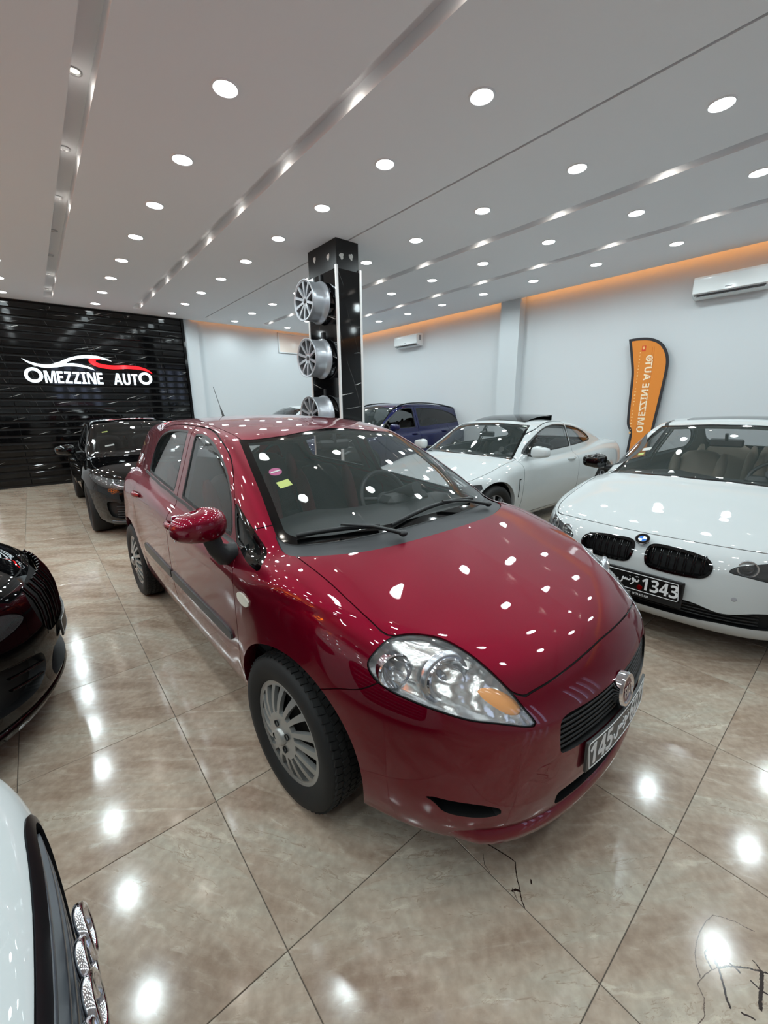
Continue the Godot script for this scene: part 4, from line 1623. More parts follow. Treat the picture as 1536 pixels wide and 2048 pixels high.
	for z in [0.0, -o.base]:
		for s in 2:
			wheel(car, Vector3((-1.0 if s == 0 else 1.0) * (o.half - 0.125), rw, z), s == 1, rw, 0.23, rw * 0.72, wf, 0.075, o.get("wheel_m", M.alloy), 0)
	return {"car": car, "sh": sh, "bd": bd}
func slats(parent: Node3D, called: String, n: int, x0: float, x1: float, y0: float, y1: float, sh: CarShape, back: float, th: float, m: Material, upright: bool) -> void:
	for k in n:
		var u := (k + 0.5) / n
		var path := []
		if upright:
			var x := lerpf(x0, x1, u)
			for i in 5:
				var y := lerpf(y0, y1, i / 4.0)
				path.append(Vector3(x, y, sh.nose.at(y) - sh.na * x * x - sh.nb * pow(x, 6) - back))
		else:
			var y := lerpf(y0, y1, u)
			for i in 13:
				var x := lerpf(x0, x1, i / 12.0)
				path.append(Vector3(x, y, sh.nose.at(y) - sh.na * x * x - sh.nb * pow(x, 6) - back))
		var b := Bag.new()
		b.tube(path, th, 6, true, 1.0, Vector3(0.1, 0.2, 1))
		part(called, b, m, parent)
func roundel(car: Node3D, at: Vector3, up: Vector3, r: float) -> void:
	# black ring, quarters of blue and white
	var x := Vector3.RIGHT
	var nn := x.cross(up).normalized()
	var bb := Basis(x, nn, x.cross(nn))
	var b := Bag.new()
	b.lathe([[r, -0.004], [r * 1.02, 0.001], [r * 0.97, 0.003], [r * 0.6, 0.003]], at, bb, 40)
	var n := part("badge", b, M.black_gloss, car)
	var e := Bag.new()
	e.lathe([[r * 1.06, -0.004], [r * 1.06, 0.003], [r * 0.98, 0.0035]], at, bb, 40)
	e.lathe([[r * 0.62, 0.003], [r * 0.6, 0.0045], [r * 0.57, 0.0035]], at, bb, 40)
	part("badge_ring", e, M.chrome, n)
	for k in 4:
		var q := Bag.new()
		var c := at + nn * 0.0035
		for i in 6:
			var a0 := PI / 2 * (k + i / 6.0)
			var a1 := PI / 2 * (k + (i + 1) / 6.0)
			q.tri(c, c + (x * cos(a0) + up * sin(a0)) * r * 0.58, c + (x * cos(a1) + up * sin(a1)) * r * 0.58)
		part("badge_quarter", q, M.badge_blue if k % 2 == 1 else M.paper_white, n)
const SEDAN_SIDE := [[0.1, -0.17], [0.2, -0.085], [0.3, -0.05], [0.42, -0.018], [0.55, -0.003], [0.64, 0.0], [0.74, -0.004], [0.82, -0.015], [0.88, -0.035], [0.96, -0.08], [1.06, -0.15]]
func sedan_base() -> Dictionary:
	return {
		"base": 2.81, "half": 0.905, "side": SEDAN_SIDE,
		"width": [[-4.0, 0.78], [-3.6, 0.85], [-3.0, 0.893], [-2.2, 0.9], [-1.2, 0.9], [-0.4, 0.9], [0.1, 0.898], [0.4, 0.87], [0.6, 0.82], [0.9, 0.72]],
		"deck": [[-4.0, 0.9], [-3.75, 0.97], [-3.3, 1.0], [-2.9, 1.0], [-2.4, 0.965], [-1.4, 0.93], [-0.7, 0.92], [-0.42, 0.925], [-0.25, 0.905], [0.0, 0.85], [0.25, 0.795], [0.45, 0.748], [0.6, 0.7], [0.7, 0.655], [0.8, 0.59], [0.9, 0.5]],
		"nose": [[0.1, 0.55], [0.16, 0.68], [0.22, 0.735], [0.3, 0.76], [0.42, 0.768], [0.52, 0.762], [0.6, 0.748], [0.66, 0.72], [0.72, 0.66], [0.82, 0.5]],
		"tail": [[0.1, -3.6], [0.2, -3.72], [0.35, -3.82], [0.6, -3.84], [0.8, -3.8], [0.95, -3.74], [1.1, -3.7]],
		"gw": [[0.5, 0.6], [0.65, 0.7], [0.8, 0.78], [0.88, 0.8], [0.95, 0.785], [1.1, 0.725], [1.25, 0.655], [1.35, 0.605], [1.45, 0.55]],
		"roof": [[-4.4, 0.1], [-3.7, 0.7], [-3.3, 0.93], [-3.05, 1.06], [-2.8, 1.19], [-2.5, 1.305], [-2.15, 1.37], [-1.75, 1.39], [-1.4, 1.378], [-1.15, 1.345], [-1.0, 1.29], [-0.7, 1.11], [-0.45, 0.965], [-0.3, 0.89], [0.0, 0.72], [0.4, 0.45]],
		"ws": [[-0.3, -1.09], [0.0, -1.09], [0.35, -1.12], [0.5, -1.165], [0.545, -1.18], [0.575, -1.07], [0.64, -0.8], [0.7, -0.58], [0.715, -0.5], [0.66, -0.47], [0.4, -0.4], [0.0, -0.36], [-0.3, -0.36]],
		"bonnet": [[-0.3, -0.4, 1], [0.0, -0.4], [0.4, -0.44], [0.68, -0.53], [0.74, -0.57, 1], [0.765, -0.4], [0.775, 0.0], [0.75, 0.3], [0.69, 0.48], [0.6, 0.55], [0.35, 0.605], [0.0, 0.625], [-0.3, 0.62, 1]],
		"bumper": [[0.2, 0.0, 1], [0.34, 0.4], [0.38, 0.55], [0.42, 0.65], [0.5, 0.8, 1], [1.3, 0.8, 1], [1.3, 0.0, 1]],
		"wing": [[-0.52, 0.0, 1], [-0.52, 0.7], [-0.54, 0.86], [-0.6, 0.93], [-0.4, 1.0, 1], [0.9, 0.95, 1], [0.9, 0.0, 1]],
		"windows": [[[-1.6, 0.955, 1], [-1.66, 1.31, 1], [-1.5, 1.312], [-1.25, 1.28], [-1.0, 1.2], [-0.8, 1.08], [-0.68, 0.985], [-0.66, 0.945], [-0.8, 0.935, 1]], [[-1.72, 0.96, 1], [-1.78, 1.312, 1], [-2.1, 1.3], [-2.35, 1.25], [-2.55, 1.17], [-2.66, 1.07], [-2.62, 1.0], [-2.5, 0.985, 1]]],
		"doors": [["front_door", [[-0.525, 0.22, 1], [-0.525, 0.7], [-0.545, 0.86], [-0.6, 0.935], [-0.78, 1.09], [-1.0, 1.24], [-1.25, 1.325], [-1.5, 1.35], [-1.72, 1.35, 1], [-1.66, 0.95], [-1.64, 0.7], [-1.64, 0.22, 1]], [-1.5, 0.8]], ["rear_door", [[-1.646, 0.22, 1], [-1.646, 0.7], [-1.666, 0.95], [-1.726, 1.35, 1], [-2.1, 1.34], [-2.38, 1.285], [-2.6, 1.18], [-2.69, 1.06], [-2.62, 0.85], [-2.52, 0.7], [-2.42, 0.45], [-2.38, 0.22, 1]], [-2.5, 0.85]]],
		"rear_glass": [[-0.3, -2.52, 1], [0.0, -2.52], [0.4, -2.54], [0.52, -2.6], [0.58, -2.9], [0.56, -3.08], [0.3, -3.16], [0.0, -3.18], [-0.3, -3.18, 1]],
		"mirror": Vector3(-0.95, 0.965, -0.7),
	}
func white_sedan() -> void:
	var o := sedan_base()
	o.merge({"name": "saloon_car", "label": "white saloon car facing the red hatchback, black kidney grille and plate 1343", "pose": [3.572, -0.849, -90.25], "paint": M.white_paint, "glass": M.glass, "step": 0.022, "turns": 130,
		"lamp": [[0.445, 0.578], [0.47, 0.613], [0.58, 0.645], [0.7, 0.672], [0.8, 0.69], [0.86, 0.68], [0.86, 0.6], [0.8, 0.555], [0.7, 0.535], [0.6, 0.55], [0.52, 0.565]],
		"lamp_rings": [[0.66, 0.605, 0.048], [0.86, 0.615, 0.045]],
		"sunroof": [[-0.3, -1.3, 1], [0.3, -1.31], [0.4, -1.36], [0.41, -1.7], [0.4, -2.05], [0.3, -2.1], [-0.3, -2.1, 1]],
		"mirror_m": M.black_gloss_paint, "wheel_face": alloy_face, "cabin": [-0.62, 0.88, 0.7, -1.5, -2.35, M.beige_leather, M.beige_leather, M.black_plastic, 0.06], "lining": M.beige_lining})
	o.extra = func(bd: Body, car: Node3D, sh: CarShape) -> void:
		var kid := [[0.032, 0.6], [0.05, 0.643], [0.12, 0.652], [0.25, 0.645], [0.345, 0.625], [0.375, 0.585], [0.36, 0.535], [0.32, 0.512], [0.2, 0.505], [0.08, 0.512], [0.045, 0.535]]
		var rim_fn := on_front(kid, 0.4)
		var ks := bd.take(rim_fn, false)
		var kin := bd.sk.cut(ks[0], rim_fn, -0.014)
		for side in 2:
			var fr := bd.sk.bag(kin[1], 0.006)
			bd.sk.rim(fr, kin[2], 0.05, false, false, Vector3(0, 0, -1), 0.006)
			var fl := Bag.new()
			var map := {}
			for i in kin[0]:
				if not map.has(i):
					map[i] = fl.vert(bd.sk.V[i] + Vector3(0, 0, -0.045), bd.sk.N[i])
			for i in kin[0]:
				fl.idx.append(map[i])
			var n := part("kidney_grille", mirror(fl) if side else fl, M.black_matt, car)
			part("grille_frame", mirror(fr) if side else fr, M.black_gloss, n)
			for k in 7:
				var x := 0.075 + k * 0.042
				for dx in [-0.006, 0.006]:
					var path := []
					for i in 6:
						var y := lerpf(0.518, 0.64, i / 5.0)
						path.append(Vector3(-(x + dx), y, sh.nose.at(y) - sh.na * x * x - sh.nb * pow(x, 6) - 0.012))
					var b := Bag.new()
					b.tube(path, 0.004, 6)
					part("grille_bar", mirror(b) if side else b, M.black_gloss, n)
		var it := hole_with_slats(bd, "lower_intake", on_front([[-0.3, 0.36, 1], [0.3, 0.36], [0.45, 0.33], [0.6, 0.365], [0.72, 0.36], [0.74, 0.3], [0.66, 0.262], [0.45, 0.262], [0.3, 0.25], [-0.3, 0.25, 1]], 0.3), 0.05, true, M.black_plastic, car)
		slats(it[0], "intake_slat", 4, -0.6, 0.6, 0.27, 0.35, sh, 0.02, 0.004, M.black_plastic, false)
		roundel(car, Vector3(0, 0.672, 0.718), Vector3(0, 0.6, -0.8).normalized(), 0.04)
		var pl := number_plate(car, Transform3D(Basis(Vector3.RIGHT, -0.05), Vector3(0, 0.405, 0.79)), 0.52, 0.115, "", "1343", 0.078)
		var fr := Bag.new()
		fr.box(Vector3(0, -0.012, -0.012), Vector3(0.545, 0.165, 0.014), Basis(), 0.004)
		part("plate_frame", fr, M.black_plastic, pl)
		var sm := Bag.new()
		plate_letters(sm, "0 077   W 73 832 323", Vector3(0.03, -0.077, -0.0035), 0.012, Vector3.RIGHT, Vector3.UP, 0.9)
		part("frame_writing", sm, M.plate_white, pl)
		var dot := Bag.new()
		dot.lathe([[0.016, 0.0], [0.015, 0.003], [0.0, 0.003]], Vector3(0.045, -0.028, 0.001), Basis(Vector3(1, 0, 0), Vector3(0, 0, 1), Vector3(0, -1, 0)), 20)
		part("plate_seal", dot, M.red_lens, pl)
		for x in [-0.5, 0.5]:
			var ps := Bag.new()
			var q := sh.hit(Vector3(0, 0.43, 0.1), Vector3(x, 0, 0.62).normalized())
			var nn := sh.grad(q)
			var ax := nn.cross(Vector3.UP).normalized()
			ps.lathe([[0.013, 0.001], [0.011, 0.002], [0.0, 0.002]], q, Basis(ax, nn, ax.cross(nn)), 18)
			part("parking_sensor", ps, M.sensor_grey, car)
		for q in [[-0.545, -0.82, 0.075, 0.045, M.paper_white], [-0.57, -0.76, 0.05, 0.035, M.sticker_yellow]]:
			var p := on_skin_top(sh, q[0], q[1])
			var nn := sh.grad(p)
			var xx := (Vector3(1, 0, 0) - nn * nn.x).normalized()
			var b := Bag.new()
			b.box(p - nn * 0.008, Vector3(q[2], q[3], 0.001), Basis(xx, nn.cross(xx).normalized(), nn))
			part("windscreen_sticker", b, q[4], car)
	fleet_car(o)
func white_coupe() -> void:
	var o := sedan_base()
	o.merge({"name": "coupe_car", "label": "white two-door coupe with raised glass sunroof, parked between blue car and white saloon", "pose": [3.8, -3.493, -89.2], "paint": M.white_paint, "half": 0.91, "step": 0.026, "turns": 110,
		"roof": [[-4.4, 0.1], [-3.7, 0.7], [-3.4, 0.88], [-3.1, 1.01], [-2.8, 1.125], [-2.5, 1.215], [-2.15, 1.29], [-1.8, 1.33], [-1.45, 1.335], [-1.2, 1.31], [-1.05, 1.275], [-0.75, 1.115], [-0.45, 0.955], [-0.3, 0.88], [0.0, 0.72], [0.4, 0.45]],
		"windows": [[[-1.86, 0.965, 1], [-1.9, 1.252, 1], [-1.6, 1.265], [-1.35, 1.24], [-1.1, 1.17], [-0.85, 1.05], [-0.7, 0.96], [-0.68, 0.935], [-0.8, 0.93, 1]], [[-1.88, 0.966, 1], [-1.92, 1.25, 1], [-2.15, 1.225], [-2.4, 1.165], [-2.58, 1.09], [-2.63, 1.03], [-2.56, 1.0, 1]]],
		"doors": [["front_door", [[-0.525, 0.22, 1], [-0.525, 0.7], [-0.545, 0.86], [-0.6, 0.93], [-0.8, 1.06], [-1.05, 1.19], [-1.35, 1.275], [-1.6, 1.3], [-1.9, 1.292, 1], [-1.9, 0.95], [-1.93, 0.7], [-1.93, 0.22, 1]], [-1.72, 0.815]]],
		"mirror": Vector3(-0.975, 0.975, -0.72), "wheel_face": alloy_face, "cabin": [-0.62, 0.88, 0.7, -1.5, -2.25, M.dark_cloth, M.dark_cloth, M.black_plastic, 0.1],
		"lamp": [[0.445, 0.578], [0.47, 0.613], [0.58, 0.645], [0.7, 0.672], [0.8, 0.69], [0.86, 0.68], [0.86, 0.6], [0.8, 0.555], [0.7, 0.535], [0.6, 0.55], [0.52, 0.565]], "side_glass": M.tint_glass}, true)
	o.extra = func(bd: Body, car: Node3D, sh: CarShape) -> void:
		# air breather behind the front wheel
		pair("wing_vent", raised(bd, on_side([[-0.5, 0.7, 1], [-0.45, 0.695], [-0.415, 0.67], [-0.41, 0.46, 1], [-0.43, 0.46, 1], [-0.432, 0.655], [-0.455, 0.675], [-0.5, 0.678, 1]], -0.6), 0.004), M.black_gloss, car)
		# sunroof tipped up at its back edge
		var b := Bag.new()
		var rows := []
		for i in 9:
			var row := []
			for j in 13:
				var x := lerpf(-0.42, 0.42, j / 12.0)
				var z := lerpf(-2.02, -1.26, i / 8.0)
				row.append(Vector3(-x, on_skin_top(sh, x, z).y + 0.006 + 0.075 * (1.0 - i / 8.0), z))
			rows.append(row)
		b.grid(rows)
		var und := b.moved(Transform3D(Basis(), Vector3(0, -0.012, 0)))
		for k in range(0, und.idx.size(), 3):
			var t := und.idx[k + 1]
			und.idx[k + 1] = und.idx[k + 2]
			und.idx[k + 2] = t
		for k in und.n.size():
			und.n[k] = -und.n[k]
		b.add(und)
		var sr := part("sunroof", b, M.black_gloss, car)
		var w := Bag.new()
		w.box(Vector3(0, on_skin_top(sh, 0, -2.0).y + 0.03, -2.0), Vector3(0.8, 0.07, 0.02), Basis(), 0.005)
		part("sunroof_deflector", w, M.black_plastic, sr)
		roundel(car, Vector3(0, 0.672, 0.718), Vector3(0, 0.6, -0.8).normalized(), 0.04)
	fleet_car(o)
func suv_base() -> Dictionary:
	return {
		"base": 2.87, "half": 0.945, "tyre": 0.36, "step": 0.034, "turns": 96,
		"side": [[0.1, -0.2], [0.25, -0.1], [0.4, -0.04], [0.55, -0.01], [0.75, 0.0], [0.9, -0.004], [0.98, -0.02], [1.05, -0.05], [1.15, -0.1]],
		"width": [[-4.2, 0.78], [-3.7, 0.88], [-3.0, 0.93], [-1.5, 0.94], [0.0, 0.935], [0.4, 0.9], [0.9, 0.74]],
		"deck": [[-4.0, 1.1], [-3.0, 1.13], [-2.0, 1.1], [-1.0, 1.07], [-0.5, 1.08], [-0.3, 1.07], [0.0, 1.03], [0.4, 0.95], [0.7, 0.86], [0.9, 0.75]],
		"nose": [[0.2, 0.7], [0.3, 0.8], [0.5, 0.84], [0.7, 0.83], [0.85, 0.76], [1.0, 0.6]],
		"tail": [[0.2, -3.6], [0.35, -3.75], [0.6, -3.8], [0.9, -3.76], [1.1, -3.7], [1.3, -3.62]],
		"low": [[-4.0, 0.3], [0.9, 0.22]],
		"gw": [[0.5, 0.6], [0.8, 0.76], [0.95, 0.83], [1.05, 0.835], [1.2, 0.775], [1.4, 0.69], [1.55, 0.62], [1.66, 0.55]],
		"gz": [[-3.8, -0.16], [-3.2, -0.08], [-2.5, -0.02], [-1.6, 0.0], [-0.3, -0.015], [0.1, -0.04]],
		"roof": [[-4.6, 0.1], [-4.0, 0.7], [-3.7, 1.15], [-3.5, 1.38], [-3.38, 1.5], [-3.2, 1.535], [-2.8, 1.575], [-2.3, 1.605], [-1.8, 1.615], [-1.4, 1.6], [-1.15, 1.56], [-1.0, 1.51], [-0.7, 1.33], [-0.4, 1.14], [-0.2, 1.0], [0.2, 0.75], [0.5, 0.5]],
		"ws": [[-0.3, -1.06], [0.35, -1.09], [0.52, -1.14], [0.56, -1.15], [0.6, -1.0], [0.67, -0.7], [0.72, -0.48], [0.7, -0.4], [0.4, -0.3], [0.0, -0.25], [-0.3, -0.25]],
		"bonnet": [[-0.3, -0.3, 1], [0.4, -0.33], [0.72, -0.45, 1], [0.8, -0.2], [0.8, 0.2], [0.72, 0.5], [0.4, 0.66], [0.0, 0.69], [-0.3, 0.68, 1]],
		"bumper": [[0.2, 0.0, 1], [0.36, 0.5], [0.45, 0.75], [0.6, 0.95, 1], [1.3, 0.95, 1], [1.3, 0.0, 1]],
		"wing": [[-0.5, 0.0, 1], [-0.5, 0.8], [-0.55, 1.02], [-0.4, 1.15, 1], [0.9, 1.1, 1], [0.9, 0.0, 1]],
		"windows": [[[-1.55, 1.1, 1], [-1.6, 1.5, 1], [-1.4, 1.505], [-1.15, 1.46], [-0.9, 1.33], [-0.7, 1.2], [-0.6, 1.11], [-0.66, 1.085, 1]], [[-1.68, 1.105, 1], [-1.72, 1.505, 1], [-2.2, 1.5], [-2.7, 1.45], [-3.05, 1.36], [-3.2, 1.26], [-3.22, 1.19], [-3.1, 1.165, 1], [-2.5, 1.145]]],
		"doors": [["front_door", [[-0.51, 0.3, 1], [-0.51, 0.8], [-0.55, 1.05], [-0.7, 1.24], [-0.9, 1.38], [-1.15, 1.5], [-1.4, 1.54], [-1.66, 1.54, 1], [-1.62, 1.1], [-1.6, 0.8], [-1.6, 0.3, 1]], [-1.45, 0.97]], ["rear_door", [[-1.606, 0.3, 1], [-1.606, 0.8], [-1.626, 1.1], [-1.666, 1.54, 1], [-2.2, 1.54], [-2.6, 1.51], [-2.72, 1.4], [-2.7, 1.1], [-2.6, 0.85], [-2.5, 0.6], [-2.42, 0.3, 1]], [-2.45, 0.995]]],
		"mirror": Vector3(-1.03, 1.13, -0.7), "wheel_face": alloy_face, "side_glass": M.dark_glass, "lining": M.dark_cloth, "cabin": [-0.5, 1.03, 0.72, -1.35, -2.25, M.dark_cloth, M.dark_cloth, M.black_plastic, -0.15]}
func blue_suv() -> void:
	var o := suv_base()
	o.merge({"name": "suv_car", "label": "dark blue sport utility car with open front window, beyond the marble column", "pose": [4.75, -7.2, -86.0], "paint": M.blue_paint})
	o.extra = func(bd: Body, car: Node3D, sh: CarShape) -> void:
		# the left front window is lowered: its pane is left out of the door below
		for x in [-1.0, 1.0]:
			var path := []
			for i in 13:
				var z := lerpf(-0.98, -3.2, i / 12.0)
				var q := on_skin_top(sh, x * 0.56, z)
				path.append(q + Vector3(0, 0.03 * sin(PI * clampf(i / 12.0, 0.04, 0.96)) + 0.002, 0))
			var b := Bag.new()
			b.tube(path, 0.014, 8)
			part("roof_rail", b, M.black_gloss, car)
	var r := fleet_car(o)
	for d in r.car.get_children():
		if d.name.begins_with("front_door") and d.mesh.get_aabb().get_center().x > 0.0:
			for w in d.get_children():
				if w.name.begins_with("side_window"):
					d.remove_child(w)
					w.free()
func black_sedan() -> void:
	var o := sedan_base()
	o.merge({"name": "saloon_car", "label": "black saloon car with star-pointed headlamps standing before the black slatted wall", "pose": [1.27, -6.29, -0.5], "paint": M.black_paint, "step": 0.026, "turns": 110,
		"nose": [[0.1, 0.62], [0.16, 0.76], [0.22, 0.83], [0.3, 0.86], [0.42, 0.87], [0.52, 0.865], [0.6, 0.85], [0.66, 0.82], [0.72, 0.76], [0.82, 0.6]],
		"deck": [[-4.0, 0.88], [-3.75, 0.95], [-3.3, 0.98], [-2.9, 0.98], [-2.4, 0.965], [-1.4, 0.95], [-0.7, 0.95], [-0.42, 0.965], [-0.25, 0.95], [0.0, 0.91], [0.25, 0.865], [0.45, 0.82], [0.6, 0.775], [0.72, 0.725], [0.85, 0.64], [0.95, 0.52]],
		"gw": [[0.5, 0.6], [0.65, 0.7], [0.8, 0.78], [0.9, 0.8], [0.98, 0.785], [1.1, 0.74], [1.25, 0.675], [1.36, 0.62], [1.45, 0.57]],
		"roof": [[-4.4, 0.1], [-3.7, 0.7], [-3.4, 0.9], [-3.1, 1.03], [-2.8, 1.16], [-2.5, 1.27], [-2.15, 1.355], [-1.75, 1.4], [-1.4, 1.4], [-1.15, 1.375], [-1.0, 1.34], [-0.7, 1.19], [-0.45, 1.05], [-0.3, 0.965], [0.0, 0.79], [0.4, 0.5]],
		"bonnet": [[-0.3, -0.4, 1], [0.0, -0.4], [0.4, -0.44], [0.68, -0.53], [0.74, -0.57, 1], [0.765, -0.4], [0.775, 0.0], [0.75, 0.3], [0.7, 0.45], [0.62, 0.57], [0.38, 0.74], [0.0, 0.79], [-0.3, 0.78, 1]],
		"mirror": Vector3(-0.99, 1.0, -0.68), "glass": M.smoke_glass, "side_glass": M.dark_glass, "wheel_face": star_face, "wheel_m": M.alloy_dark, "cabin": [-0.62, 0.92, 0.7, -1.5, -2.35, M.dark_cloth, M.dark_cloth, M.black_plastic, 0.04],
		"lamp": [[0.43, 0.635], [0.47, 0.69], [0.6, 0.715], [0.72, 0.742], [0.83, 0.77], [0.845, 0.75], [0.82, 0.69], [0.76, 0.64], [0.66, 0.61], [0.55, 0.61]],
		"lamp_strips": [[[0.5, 0.698], [0.62, 0.715], [0.76, 0.735], [0.86, 0.752]], [[0.83, 0.72], [0.78, 0.665], [0.7, 0.64], [0.62, 0.63]]], "lamp_rings": [[0.74, 0.685, 0.03]]}, true)
	o.extra = func(bd: Body, car: Node3D, sh: CarShape) -> void:
		var g := hole_with_slats(bd, "grille", on_front([[-0.3, 0.665, 1], [0.3, 0.66], [0.39, 0.63], [0.4, 0.55], [0.35, 0.49], [0.2, 0.475], [-0.3, 0.475, 1]], 0.5), 0.05, true, M.black_gloss, car)
		slats(g[0], "grille_bar", 10, -0.37, 0.37, 0.49, 0.655, sh, 0.015, 0.004, M.black_gloss, true)
		var it := hole_with_slats(bd, "lower_intake", on_front([[-0.3, 0.4, 1], [0.4, 0.4], [0.6, 0.44], [0.68, 0.47], [0.74, 0.46], [0.74, 0.36], [0.7, 0.28], [0.5, 0.25], [-0.3, 0.25, 1]], 0.35), 0.06, true, M.black_plastic, car)
		slats(it[0], "intake_slat", 5, -0.66, 0.66, 0.27, 0.42, sh, 0.02, 0.006, M.black_plastic, false)
		var lip := Bag.new()
		var rows := []
		for q in [[0.2, 0.0], [0.195, 0.02], [0.22, 0.03], [0.235, 0.004]]:
			var row := []
			for i in 31:
				var an := lerpf(-0.95, 0.95, i / 30.0)
				var d := Vector3(sin(an), 0, cos(an))
				row.append(sh.hit(Vector3(0, q[0], 0.1), d) + d * q[1])
			rows.append(row)
		lip.grid(rows)
		part("bumper_lip", lip, M.lip_grey, car)
		for q in [[-0.5, -0.86, 0.07, 0.03, M.sticker_yellow], [-0.5, -0.55, 0.11, 0.035, M.paper_white]]:
			var p := on_skin_top(sh, q[0], q[1])
			var nn := sh.grad(p)
			var xx := (Vector3(1, 0, 0) - nn * nn.x).normalized()
			var b := Bag.new()
			b.box(p - nn * 0.008, Vector3(q[2], q[3], 0.001), Basis(xx, nn.cross(xx).normalized(), nn))
			part("windscreen_sticker", b, q[4], car)
	fleet_car(o)
func black_left() -> void:
	var o := sedan_base()
	o.merge({"name": "saloon_car", "label": "black car at the left edge, only its bonnet, upright-slatted grille and bumper showing", "pose": [-0.83, -2.72, 90.0], "paint": M.black_paint, "half": 0.93, "step": 0.024, "turns": 120, "na": 0.5, "nb": 1.2,
		"nose": [[0.08, 0.6], [0.14, 0.72], [0.2, 0.76], [0.3, 0.775], [0.42, 0.785], [0.55, 0.79], [0.65, 0.775], [0.72, 0.74], [0.78, 0.68], [0.88, 0.5]],
		"deck": [[-4.0, 0.9], [-3.75, 0.97], [-3.3, 1.0], [-2.9, 1.0], [-2.4, 0.975], [-1.4, 0.95], [-0.7, 0.95], [-0.42, 0.955], [-0.25, 0.945], [0.0, 0.915], [0.25, 0.875], [0.45, 0.835], [0.6, 0.785], [0.7, 0.73], [0.8, 0.65], [0.9, 0.54]],
		"mirror": Vector3(-1.0, 1.0, -0.72), "wheel_face": alloy_face, "wheel_m": M.alloy_dark,
		"bonnet": [[-0.3, -0.4, 1], [0.0, -0.4], [0.4, -0.44], [0.68, -0.53], [0.74, -0.57, 1], [0.75, -0.3], [0.7, 0.1], [0.6, 0.4], [0.45, 0.58], [0.2, 0.66], [0.0, 0.675], [-0.3, 0.67, 1]],
		"lamp": [[0.46, 0.62], [0.5, 0.67], [0.62, 0.7], [0.74, 0.73], [0.83, 0.75], [0.84, 0.7], [0.78, 0.63], [0.68, 0.59], [0.56, 0.585]], "lamp_strips": [[[0.6, 0.69], [0.75, 0.71], [0.88, 0.735]]]}, true)
	o.extra = func(bd: Body, car: Node3D, sh: CarShape) -> void:
		var g := hole_with_slats(bd, "grille", on_front([[-0.3, 0.725, 1], [0.25, 0.722], [0.36, 0.7], [0.4, 0.64], [0.37, 0.52], [0.3, 0.47], [-0.3, 0.465, 1]], 0.4), 0.05, true, M.black_gloss, car)
		slats(g[0], "grille_bar", 13, -0.37, 0.37, 0.47, 0.72, sh, 0.008, 0.009, M.black_gloss, true)
		var it := hole_with_slats(bd, "side_intake", on_front([[0.42, 0.42], [0.6, 0.47], [0.74, 0.5], [0.78, 0.44], [0.74, 0.33], [0.62, 0.27], [0.46, 0.27], [0.4, 0.33]], 0.2), 0.06, false, M.black_plastic, car)
		for k in 2:
			for l in 3:
				var path := []
				for i in 8:
					var an := lerpf(0.5, 0.85, i / 7.0)
					var y := 0.3 + l * 0.055 + 0.05 * i / 7.0
					var q := sh.hit(Vector3(0, y, 0.1), Vector3(-sin(an), 0, cos(an)))
					path.append(q + Vector3(0.004, 0, -0.012))
				var b := Bag.new()
				b.tube(path, 0.011, 6, true, 0.5)
				part("intake_fin", mirror(b) if k else b, M.black_gloss, it[k])
		hole_with_slats(bd, "lower_intake", on_front([[-0.3, 0.38, 1], [0.3, 0.38], [0.35, 0.3], [0.3, 0.23], [-0.3, 0.23, 1]], 0.4), 0.05, true, M.black_plastic, car)
		var lip := Bag.new()
		var rows := []
		for q in [[0.15, 0.0], [0.145, 0.03], [0.165, 0.045], [0.19, 0.02], [0.2, 0.002]]:
			var row := []
			for i in 31:
				var an := lerpf(-1.1, 1.1, i / 30.0)
				var d := Vector3(sin(an), 0, cos(an))
				row.append(sh.hit(Vector3(0, q[0], 0.1), d) + d * q[1])
			rows.append(row)
		lip.grid(rows)
		part("bumper_lip", lip, M.black_gloss, car)
		number_plate(car, Transform3D(Basis(), Vector3(0, 0.425, 0.8)), 0.42, 0.09, "", "", 0.06, null, 0.5)
	fleet_car(o)
